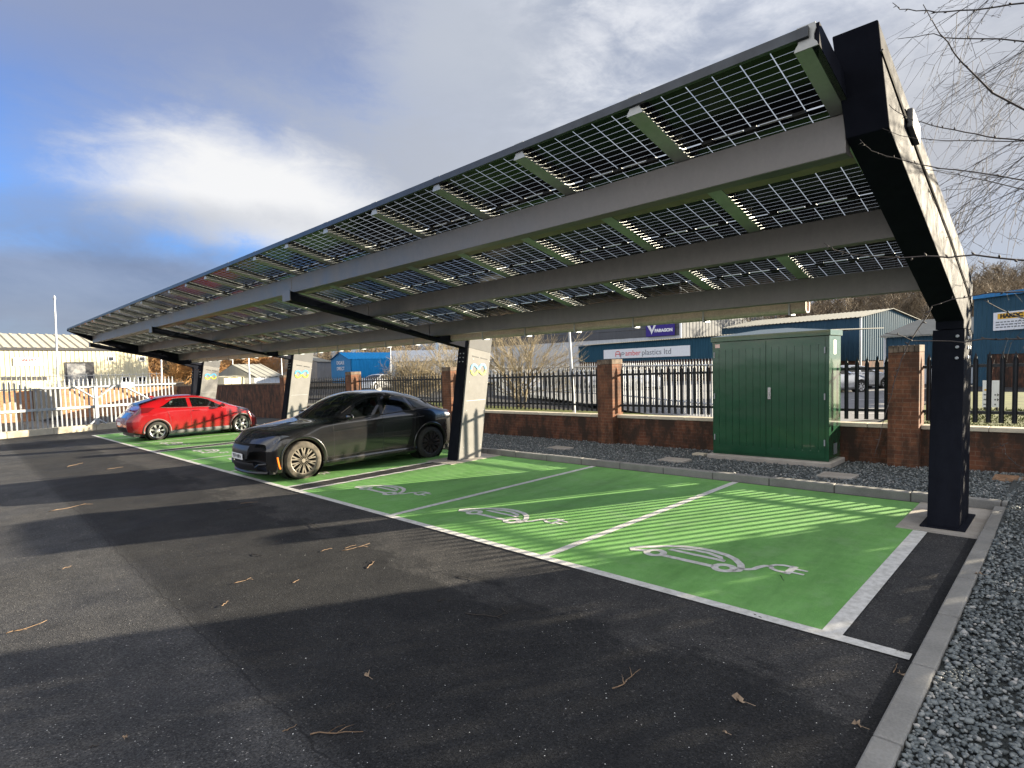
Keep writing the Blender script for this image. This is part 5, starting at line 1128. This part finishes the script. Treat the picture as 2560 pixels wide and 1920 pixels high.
def bare_tree(name, base, h, lab, seed, cat='tree', group=None, stems=1, kids=5, depth=4, spread=.62, droop=0., r=None, mat='bark', cmat='twig', minr=.012, lean=(0, 0), fork=.28):
    rng = np.random.default_rng(seed); base = np.array(base, float); r = r or h*.022
    t = thing(name, tuple(base), lab, cat, group); tr, cr = MB(), MB()
    for s in range(stems):
        a = 2*math.pi*s/max(stems, 1)+rng.random(); o = np.array([math.cos(a), math.sin(a), 0])*(.0 if stems == 1 else .25*h*.1); d = np.array([lean[0]+.35*math.cos(a)*(stems > 1), lean[1]+.35*math.sin(a)*(stems > 1), 1.])
        p = base+o; pts = [p+np.array([0, 0, -.3])]; hh = h*fork
        for i in range(4): pts.append(pts[-1]+(d/np.linalg.norm(d)+rng.normal(0, .06, 3))*hh/3.6)
        tr.tube(pts, [r*1.35, r*1.15, r, r*.92, r*.85], 7)
        top = pts[-1]; sprout(cr, top, d, h*.55, r*.8, depth-1, rng, kids, spread, droop, .14, 5, .4, minr)
        for k_ in range(kids):
            ang = 2*math.pi*(k_+rng.random())/kids; q = pts[2]+(pts[4]-pts[2])*rng.random(); nd = np.array([math.cos(ang), math.sin(ang), .75+.5*rng.random()]); sprout(cr, q, nd, h*(.36+.16*rng.random()), r*.5, depth-1, rng, kids, spread, droop, .16, 4, .45, minr)
    tr.build('trunk', MT[mat], t, recalc=False, smooth=True); cr.build('crown', MT[cmat], t, recalc=False, smooth=True); return t
MT['bark'] = plain('bark', (.16, .13, .09), .9, 0, .5, 4); MT['twig'] = plain('pale_twig', (.25, .205, .125), .85, 0, .35, 1.5); MT['orangetwig'] = plain('orange_twig', (.42, .24, .10), .85, 0, .35, 1.2); MT['browntwig'] = plain('brown_twig', (.135, .105, .07), .9, 0, .45, .6); MT['darktwig'] = plain('dark_twig', (.045, .036, .032), .8, 0, .4, 5)
def gxy(px, d, z=0.): return V3(at(px, 930, d), z)
bare_tree('willow_tree', gxy(1300, 29), 4.5, 'pale bare many stemmed tree behind the fence left of the leaning pole', 3, stems=6, kids=4, depth=4, spread=.36, mat='twig', r=.05, minr=.0075, fork=.22)
bare_tree('willow_bush', gxy(1025, 36), 3.3, 'pale bare bush in front of the blue shed', 5, 'bush', stems=6, kids=5, depth=4, spread=.55, mat='twig', r=.04, minr=.008, fork=.12)
bare_tree('willow_bush', gxy(1125, 38), 4.1, 'taller pale bare bush just left of the nearest charger column', 6, 'bush', stems=5, kids=4, depth=4, spread=.45, mat='twig', r=.045, minr=.009, fork=.15)
bare_tree('alder_tree', gxy(625, 95), 9.0, 'broad orange brown bare tree between the two far charger columns', 8, stems=3, kids=6, depth=4, spread=.65, mat='orangetwig', cmat='orangetwig', r=.14, minr=.035, fork=.15)
bare_tree('alder_tree', gxy(560, 120), 9.5, 'darker orange bare tree behind the pale poles', 9, stems=3, kids=6, depth=4, spread=.65, mat='browntwig', cmat='orangetwig', r=.14, minr=.04, fork=.15)
for i, (px, d, h_, lab) in enumerate(((428, 140, 11, 'golden brown bare tree right of the cream warehouse'), (462, 118, 7., 'dark grey bare shrub right of the cream warehouse'), (475, 150, 12, 'tall brown bare tree between the warehouse and the farthest charger column'), (500, 110, 8.5, 'brown bare tree behind the farthest charger column'))):
    bare_tree('scrub_tree', gxy(px, d), h_, lab, 20+i, stems=4, kids=6, depth=4, spread=.7, mat='browntwig', cmat='browntwig' if i == 1 else 'orangetwig', r=.09, minr=.04, fork=.12)
# wooded hillside, a mass nobody could count
def hill_z(x, y):
    p = np.array([x, y, 0.])-CX; d = p@FW; s = (p@RT)/max(d, 1.); k_ = min(max((s+.12)/.95, 0), 1.2)
    return min(max(0., (d-88)/45.), 1.25)*(.5+9.5*k_**1.3) if d > 88 else 0.
hm = MB(); rows = []
for d in np.linspace(86, 330, 14): rows.append([V3(CX+d*(FW+RT*s), hill_z(*(CX+d*(FW+RT*s))[:2])-.4) for s in np.linspace(-.62, 1.02, 40)])
hm.grid(rows); struct(hm.build('hillside', MT['litter'], smooth=True))
wm_ = MB(); rng = np.random.default_rng(11)
for i in range(1150):
    s = rng.uniform(-.5, .98); d = 92+105*rng.random()**1.3
    if s < .12: d = 142+75*rng.random()
    if s < .0 and rng.random() < .4: continue
    q = CX+d*(FW+RT*s); z0 = hill_z(q[0], q[1])-.4; h_ = rng.uniform(8, 14)*(1. if s > .05 else .8); b = V3(q, z0)
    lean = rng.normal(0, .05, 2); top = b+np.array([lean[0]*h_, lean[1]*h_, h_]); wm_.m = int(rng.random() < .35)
    wm_.tube([b, (b+top)/2+rng.normal(0, .15, 3), top], [.16, .10, .03], 3, cap=False)
    for k_ in range(34):
        f = rng.uniform(.25, 1.); p = b+(top-b)*f; a = rng.uniform(0, 2*math.pi); l = h_*(.10+.30*(1.05-f)); e = p+np.array([math.cos(a)*l*.7, math.sin(a)*l*.7, l*.75]); mid = (p+e)/2+rng.normal(0, .15, 3)
        wm_.tube([p, mid, e], [.055, .045, .03], 3, cap=False)
        for j in range(2):
            q2 = mid+rng.normal(0, .1, 3); e2 = q2+np.array([rng.normal(0, .7), rng.normal(0, .7), rng.uniform(.2, 1.3)]); wm_.tube([q2, e2], [.04, .025], 3, cap=False)
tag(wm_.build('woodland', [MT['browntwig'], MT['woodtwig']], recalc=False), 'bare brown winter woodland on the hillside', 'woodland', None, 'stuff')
# the birch at the right: its limbs hang into the frame
BT = thing('birch_tree', (5.2, 3.6, g(5.2, 3.6)), 'bare birch with long thin drooping twigs reaching in from the right edge', 'tree')
m = MB(); tp = [(5.2, 3.6, -.2), (5.15, 3.7, 1.5), (5.05, 3.65, 3.4), (5.1, 3.5, 5.6), (5.0, 3.5, 8.2), (5.05, 3.45, 10.5)]; m.tube(tp, [.17, .15, .13, .10, .06, .02], 10); m.build('trunk', MT['bark'], BT, recalc=False, smooth=True)
TW = [(2.9, 4.2, [(2232, 8), (2250, 22), (2290, 26), (2340, 30), (2400, 27), (2480, 18), (2575, 6)]), (2.7, 4.8, [(2308, 10), (2350, 84), (2385, 130), (2420, 172), (2480, 232), (2575, 282)]),
      (3.1, 4.0, [(2243, 98), (2290, 92), (2335, 84), (2362, 94), (2420, 97), (2500, 97), (2575, 105)]), (3.3, 4.2, [(2222, 262), (2240, 278), (2282, 299), (2330, 313), (2385, 326), (2440, 336), (2490, 345), (2575, 352)]),
      (3.4, 3.2, [(2206, 320), (2252, 340), (2290, 346), (2332, 350), (2400, 352), (2480, 353), (2575, 352)]), (3.0, 3.6, [(2150, 348), (2162, 362), (2180, 378), (2210, 389), (2235, 395), (2290, 408), (2350, 420), (2430, 430), (2500, 440), (2575, 453)]),
      (3.5, 3.2, [(2288, 420), (2340, 428), (2400, 438), (2470, 452), (2575, 478)]), (2.6, 4.6, [(2058, 608), (2085, 624), (2130, 636), (2200, 642), (2249, 644), (2314, 641), (2370, 643), (2434, 638), (2500, 645), (2575, 652)]),
      (2.8, 4.4, [(2330, 766), (2379, 749), (2410, 744), (2444, 737), (2490, 732), (2525, 730), (2575, 729)]), (2.8, 3.0, [(2330, 766), (2318, 790), (2294, 821), (2270, 862), (2254, 900), (2240, 945), (2228, 987), (2212, 1040), (2196, 1100), (2185, 1140)]),
      (2.9, 4.6, [(2214, 834), (2245, 837), (2279, 850), (2340, 853), (2409, 855), (2463, 848), (2520, 848), (2575, 845)]), (3.0, 3.6, [(2460, 750), (2482, 763), (2520, 782), (2575, 800)]), (4.6, 5., [(2218, 230), (2240, 280), (2265, 345), (2298, 421), (2325, 480), (2353, 541), (2390, 640), (2431, 765)]),
      (3.2, 2.6, [(2520, 1108), (2500, 1116), (2478, 1118)]), (3.2, 2.8, [(2575, 1180), (2540, 1160), (2515, 1135), (2510, 1110)])]
tw = MB(); rng = np.random.default_rng(4)
for d, r, pts in TW:
    P = [at(px, py, d*(1+.03*i/len(pts))) for i, (px, py) in enumerate(pts)]; n_ = len(P); Q = []
    for i in range(n_-1):
        for s in (0, .5): Q.append(P[i]+(P[i+1]-P[i])*s+rng.normal(0, .0015, 3))
    Q.append(P[-1]); k_ = 1 if pts[-1][0] > 2560 else 0
    rs = [r*.001*(.35+.65*i/(len(Q)-1)) if k_ else r*.001*(1-.6*i/(len(Q)-1)) for i in range(len(Q))]
    if k_: Q += [Q[-1]+RT*.35+np.array([0, 0, .05]), np.array(tp[3])*.35+Q[-1]*.65+RT*.4, np.array(tp[3])]; rs += [rs[-1]*1.2, rs[-1]*2, rs[-1]*4]
    tw.tube(Q, rs, 6)
    for i in range(1, len(Q)-(4 if k_ else 1)):
        if rng.random() < .62: v = rng.normal(0, 1, 3)*.4+np.array([-RT[0]*.6, -RT[1]*.6, .5*(-1)**i]); v /= np.linalg.norm(v); tw.tube([Q[i], Q[i]+v*.010, Q[i]+v*.020], [rs[i]*1.1, rs[i]*1.25, rs[i]*.3], 5)
tw.build('near_twigs', MT['darktwig'], BT, recalc=False, smooth=True)
fine = MB(); rng = np.random.default_rng(21)
def hanging(p, d, L_, r, rng):
    """a drooping birch limb: an arching stem, side shoots, hanging threads with catkins"""
    pts = [np.array(p, float)]; d = np.array(d, float)/np.linalg.norm(d); n_ = 9
    for i in range(n_): d = d+rng.normal(0, .07, 3); d[2] -= .055; d /= np.linalg.norm(d); pts.append(pts[-1]+d*L_/n_)
    fine.tube(pts, [r*(1-.75*i/n_) for i in range(n_+1)], 4, cap=False)
    for i in range(1, n_+1):
        for _ in range(4):
            q = pts[i-1]+(pts[i]-pts[i-1])*rng.random(); v = (pts[i]-pts[i-1])/np.linalg.norm(pts[i]-pts[i-1])*.9+rng.normal(0, .55, 3); v[2] -= .25; v /= np.linalg.norm(v); l = L_*(.10+.16*rng.random()); sp = [q]
            for s in range(4): v = v+rng.normal(0, .13, 3); v[2] -= .16; v /= np.linalg.norm(v); sp.append(sp[-1]+v*l/4)
            fine.tube(sp, [r*.32, r*.28, r*.24, r*.2, r*.16], 3, cap=False)
            for s in range(1, 5):
                for _k in range(2):
                    w = v*.5+rng.normal(0, .6, 3); w[2] -= .35; w /= np.linalg.norm(w); a = sp[s]; b = a+w*l*.28*rng.random(); fine.tube([a, (a+b)/2+rng.normal(0, .006, 3), b], [r*.2, r*.17, r*.14], 3, cap=False)
                    if rng.random() < .3: fine.tube([b, b+w*.006, b+w*.02], [.0015, .0035, .001], 4, cap=False)
T3 = lambda z_: np.array([np.interp(z_, [q[2] for q in tp], [q[0] for q in tp]), np.interp(z_, [q[2] for q in tp], [q[1] for q in tp]), z_])
for px, py, d, z_, r in ((2330, 150, 7.2, 6.2, .011), (2350, 60, 7.8, 7.4, .011), (2400, 30, 6.4, 6.8, .010), (2345, 225, 7.0, 5.6, .011), (2320, 300, 7.6, 5.4, .011), (2400, 330, 8.0, 5.0, .010), (2370, 430, 7.2, 4.6, .011), (2430, 520, 7.8, 4.3, .010), (2400, 610, 7.4, 3.9, .010), (2460, 200, 8.4, 6.0, .010), (2480, 420, 8.4, 5.2, .010), (2520, 560, 7.2, 4.6, .010), (2440, 660, 8.6, 4.2, .009), (2500, 110, 6.6, 6.4, .010), (2530, 300, 6.6, 5.4, .010), (2430, 250, 9., 6.6, .01), (2450, 350, 7.5, 5.8, .01)):
    tip = at(px, py, d); a = T3(z_); v = tip-a; L_ = np.linalg.norm(v)*1.06; v = v/np.linalg.norm(v); v[2] += .28; hanging(a, v, L_, r, rng)
for z_ in (7.8, 8.6, 9.4):
    for ang in (0, 1.3, 2.5, 3.7, 5.): hanging(T3(z_), (math.cos(ang), math.sin(ang), .3), 2.4, .010, rng)
fine.build('crown', MT['darktwig'], BT, recalc=False, smooth=True)
# evergreen hedge beyond the boundary, out of the frame to the right: added unseen to shade the foreground
hb = MB(); rng = np.random.default_rng(31); N = 46000
HT = thing('shade_hedge', (9.6, 9.4, g(9.6, 9.4)), 'unseen evergreen hedge added right of the frame to shade the foreground', 'hedge')
c0 = np.stack([rng.uniform(1.75, 19, N), rng.uniform(8.55, 10.3, N), rng.beta(1.15, 1.0, N)*4.5+.1], 1)
hx = 4.1+.30*np.sin(c0[:, 0]*1.3)+.22*np.sin(c0[:, 0]*3.1+1); keep = (c0[:, 2] < hx) & (c0[:, 0] > 1.52+.535*(c0[:, 1]-7.55)+.12*np.sin(c0[:, 2]*2.2)); hole = np.sin(c0[:, 0]*5.3+c0[:, 2]*2.1)*np.sin(c0[:, 2]*4.1-c0[:, 0]*1.1)*np.sin(c0[:, 0]*11.+.3); keep &= hole < .87; ed = c0[:, 0]-(1.52+.535*(c0[:, 1]-7.55)); keep &= (rng.random(N) < np.clip(.25+ed/1.1, 0, 1)) & (rng.random(N) < np.clip(.2+(hx-c0[:, 2])/.8, 0, 1)); c0 = c0[keep]
for p in c0:
    a = rng.normal(0, 1, 3); a /= np.linalg.norm(a); b = np.cross(a, rng.normal(0, 1, 3)); b /= np.linalg.norm(b); s = rng.uniform(.07, .14); hb.face([p-a*s, p+b*s*.45, p+a*s, p-b*s*.45])
hb.build('foliage', MT['evergreen'], HT, recalc=False)
m = MB()
for i in range(24): m.tube([(1.9+i*.72, 9.4, -.2), (1.95+i*.72, 9.4, 2.4)], [.05, .02], 6)
m.build('stems', MT['bark'], HT, recalc=False)
# ================================================================ gravel, grass, twigs and leaves
phi = (1+5**.5)/2; ico12 = np.array([(-1, phi, 0), (1, phi, 0), (-1, -phi, 0), (1, -phi, 0), (0, -1, phi), (0, 1, phi), (0, -1, -phi), (0, 1, -phi), (phi, 0, -1), (phi, 0, 1), (-phi, 0, -1), (-phi, 0, 1)])/1.9; icf12 = np.array([(0, 11, 5), (0, 5, 1), (0, 1, 7), (0, 7, 10), (0, 10, 11), (1, 5, 9), (5, 11, 4), (11, 10, 2), (10, 7, 6), (7, 1, 8), (3, 9, 4), (3, 4, 2), (3, 2, 6), (3, 6, 8), (3, 8, 9), (4, 9, 5), (2, 4, 11), (6, 2, 10), (8, 6, 7), (9, 8, 1)])
ico = np.array([(1, 0, 0), (-1, 0, 0), (0, 1, 0), (0, -1, 0), (0, 0, 1), (0, 0, -1)], float); icf = np.array([(0, 2, 4), (2, 1, 4), (1, 3, 4), (3, 0, 4), (2, 0, 5), (1, 2, 5), (3, 1, 5), (0, 3, 5)])
def stone_set(P, size, ico, icf, seed):
    n = len(P); rng = np.random.default_rng(seed); nv = len(ico); V = np.repeat(ico[None], n, 0)*rng.uniform(.72, 1.22, (n, nv, 1))+rng.normal(0, .10, (n, nv, 3)); V *= np.stack([np.ones(n), rng.uniform(.6, 1, n), rng.uniform(.4, .75, n)], 1)[:, None, :]
    a = rng.uniform(0, 2*math.pi, n); tl = rng.normal(0, .45, n); c, s = np.cos(a), np.sin(a); ct, st = np.cos(tl), np.sin(tl)
    y2 = V[..., 1]*ct[:, None]-V[..., 2]*st[:, None]; z2 = V[..., 1]*st[:, None]+V[..., 2]*ct[:, None]; V = np.stack([V[..., 0]*c[:, None]-y2*s[:, None], V[..., 0]*s[:, None]+y2*c[:, None], z2], -1)
    V = V*(size*rng.lognormal(0, .28, n))[:, None, None]+P[:, None, :]; return V.reshape(-1, 3), (icf[None]+nv*np.arange(n)[:, None, None]).reshape(-1, 3)
def stones(name, sets, mat, lab, cat):
    Vs, Fs, k_ = [], [], 0
    for V, Fc in sets: Vs.append(V); Fs.append(Fc+k_); k_ += len(V)
    V, Fc = np.concatenate(Vs), np.concatenate(Fs)
    me = bpy.data.meshes.new(name); me.vertices.add(len(V)); me.vertices.foreach_set('co', V.ravel()); me.loops.add(Fc.size); me.loops.foreach_set('vertex_index', Fc.ravel().astype(np.int32)); me.polygons.add(len(Fc)); me.polygons.foreach_set('loop_start', np.arange(0, Fc.size, 3, dtype=np.int32)); me.polygons.foreach_set('loop_total', np.full(len(Fc), 3, np.int32)); me.materials.append(mat); me.update(calc_edges=True); me.validate()
    o = bpy.data.objects.new(name, me); COL.objects.link(o); return tag(o, lab, cat, None, 'stuff')
rng = np.random.default_rng(9); gs = lambda x, y: SX*np.clip(x, -60, 30)+SY*np.clip(y, -40, 12)
n = 90000; x = .53+3.0*rng.random(n)**1.25; y = -4.3+9.2*rng.random(n); near = np.hypot(x-1.1, y+4.2); k_ = rng.random(n) < np.clip(1.7/near, .14, 1); x, y = x[k_], y[k_]
P1_ = np.stack([x, y, .045+.012*rng.random(len(x))+gs(x, y)+.045*np.clip((y-1)/4, 0, 1)], 1)
n = 16000; x = .5-13*rng.random(n)**1.4; y = 4.88+2.66*rng.random(n); ok = ~((x > -4.3) & (x < -1.9) & (y > 6.6)); x, y = x[ok], y[ok]; P2_ = np.stack([x, y, .022+.076*np.clip((6.3-y)/1.5, 0, 1)+.01*rng.random(len(x))+gs(x, y)], 1)
n = 3500; x = .5+3.2*rng.random(n); y = 4.88+2.6*rng.random(n); P3_ = np.stack([x, y, .095-.055*(y-4.85)/2.85+gs(x, y)], 1)
nr = np.hypot(P1_[:, 0]-1.1, P1_[:, 1]+4.2) < 4.2
stones('gravel', [stone_set(P1_[nr], .0135, ico12, icf12, 5), stone_set(P1_[~nr], .017, ico, icf, 6), stone_set(np.concatenate([P2_, P3_]), .0165, ico, icf, 7)], MT['gravel'], 'loose blue grey gravel round the bays and along the wall', 'gravel')
gm = MB()
for i in range(11000):
    x = rng.uniform(-1.8, 3.5); y = 7.9+8*rng.random()**1.6; z = .52-.17*(y-7.85)/20; a = rng.uniform(0, 6.28); h_ = rng.uniform(.03, .075); w = .005+.0022*(y-8); d = np.array([math.cos(a), math.sin(a), 0]); p = np.array([x, y, z-.01]); tl = np.array([rng.normal(0, .03), rng.normal(0, .03), h_]); gm.face([p-d*w, p+d*w, p+tl])
tag(gm.build('grass', MT['turf'], recalc=False), 'winter grass lit by the sun behind the black fence', 'grass', None, 'stuff')
MT['deadwood'] = plain('fallen_twig', (.19, .125, .075), .85, 0, .4, 30); MT['darkwood'] = plain('wet_twig', (.03, .024, .02), .8, 0, .4, 30); MT['leaf'] = plain('dead_leaf', (.30, .22, .15), .75, 0, .3, 20)
def gpt(px, py): p = at_z(px, py, 0.); 
def on_ground(px, py):
    z = 0.
    for _ in range(4): p = at_z(px, py, z); z = SX*min(max(p[0], -60), 30)+SY*min(max(p[1], -40), 12)
    return p
twl = [((122, 1281), (215, 1262), 1, 'D'), ((168, 1168), (206, 1158), 0, 'D'), ((266, 1174), (308, 1168), 0, 'D'), ((602, 1259), (645, 1256), 0, 'D'), ((566, 1276), (632, 1264), 2, 'K'), ((775, 1312), (808, 1330), 0, 'K'), ((855, 1379), (925, 1360), 1, 'D'), ((862, 1372), (890, 1364), 0, 'D'), ((628, 1386), (660, 1392), 0, 'K'), ((585, 1461), (628, 1446), 1, 'D'), ((555, 1518), (570, 1504), 0, 'D'), ((15, 1588), (118, 1556), 2, 'D'), ((155, 1424), (178, 1417), 0, 'D'), ((918, 1422), (938, 1404), 1, 'D'),
       ((1142, 1440), (1190, 1452), 0, 'K'), ((1163, 1536), (1256, 1545), 2, 'K'), ((1254, 1522), (1268, 1534), 0, 'K'), ((1093, 1505), (1116, 1499), 0, 'K'), ((706, 1832), (742, 1815), 0, 'D'), ((775, 1840), (908, 1832), 3, 'D'), ((965, 1776), (986, 1760), 0, 'K'), ((1530, 1728), (1601, 1678), 2, 'D'), ((732, 1458), (748, 1450), 0, 'D'), ((802, 1380), (830, 1372), 0, 'D'), ((224, 1872), (248, 1865), 0, 'K'), ((1885, 1538), (1905, 1548), 0, 'K'), ((2240, 1628), (2262, 1634), 1, 'K'), ((1950, 1440), (1960, 1454), 0, 'K'), ((2232, 1684), (2246, 1664), 0, 'D')]
rng = np.random.default_rng(14)
for (a, b, fk, mt) in twl:
    A_, B_ = on_ground(*a), on_ground(*b); L_ = np.linalg.norm(B_-A_); rad = .0045 if L_ > .25 else .0035; m = MB(); n_ = 6; side = np.array([-(B_-A_)[1], (B_-A_)[0], 0])/L_
    pts = [A_+(B_-A_)*i/n_+side*rng.normal(0, .022*L_)+np.array([0, 0, rad+abs(rng.normal(0, .006))]) for i in range(n_+1)]; m.tube(pts, [rad*(1-.55*i/n_) for i in range(n_+1)], 5)
    for k_ in range(fk): i = rng.integers(1, n_); v = (B_-A_)/L_*.8+side*rng.choice([-1, 1])*.7; m.tube([pts[i], pts[i]+v*L_*.18+np.array([0, 0, .008]), pts[i]+v*L_*.34], [rad*.7, rad*.5, rad*.3], 4)
    lab = 'tan broken twig lying on the dark asphalt' if mt == 'D' else 'dark wet twig lying on the asphalt'
    tag(m.build('fallen_twig', MT['deadwood' if mt == 'D' else 'darkwood'], recalc=False, smooth=True), lab, 'twig', 'tan twigs on the asphalt' if mt == 'D' else 'dark twigs on the asphalt')
lvl = [(918, 1692, .05, 'pale crumpled dead leaf alone in the dark asphalt, left of centre'), (1848, 1755, .075, 'pointed brown dead leaf on the asphalt nearest the right kerb'), (2143, 1816, .05, 'small brown dead leaf close to the kerb near the bottom edge'), (2445, 1455, .06, 'pale dead leaf on the gravel beside the right kerb'), (314, 1848, .035, 'small tan leaf at the lower left of the asphalt'), (1813, 1834, .03, 'tiny pale leaf on the asphalt below the pointed one'), (2252, 1690, .04, 'dull brown leaf at the foot of the right kerb')]
for px, py, s, lab in lvl:
    c_ = on_ground(px, py); m = MB(); n_ = 11; z = .006+(.06 if px > 2400 else 0); ring = []
    for k_ in range(n_): t_ = 2*math.pi*k_/n_; r_ = .45*s*(1.15 if k_ % 2 == 0 else .55)*rng.uniform(.8, 1.15); ring.append(c_+np.array([r_*math.cos(t_), r_*.75*math.sin(t_), z+abs(rng.normal(0, s*.3))]))
    mid = c_+np.array([0, 0, z+s*.12])
    for k_ in range(n_): m.face([mid, ring[k_], ring[(k_+1) % n_]])
    m.tube([ring[0], ring[0]+np.array([s*.7, 0, 0])], .0015, 4); tag(m.build('dead_leaf', MT['leaf'], recalc=False), lab, 'leaf', 'dead leaves')
chips = MB()
for i in range(420):
    px, py = rng.uniform(0, 2200), 1180+740*rng.random()**.8; p = on_ground(px, py)
    if p[1] > -.06 or p[0] > .33: continue
    s = rng.uniform(.0015, .004)*(1.4 if rng.random() < .1 else 1); a = rng.uniform(0, 6.28); chips.face([p+np.array([s*math.cos(a+q), s*math.sin(a+q), .004]) for q in (0, 1.7, 3.3, 4.9)])
tag(chips.build('grit', MT['plate'], recalc=False), 'pale grit scattered over the asphalt', 'grit', None, 'stuff')
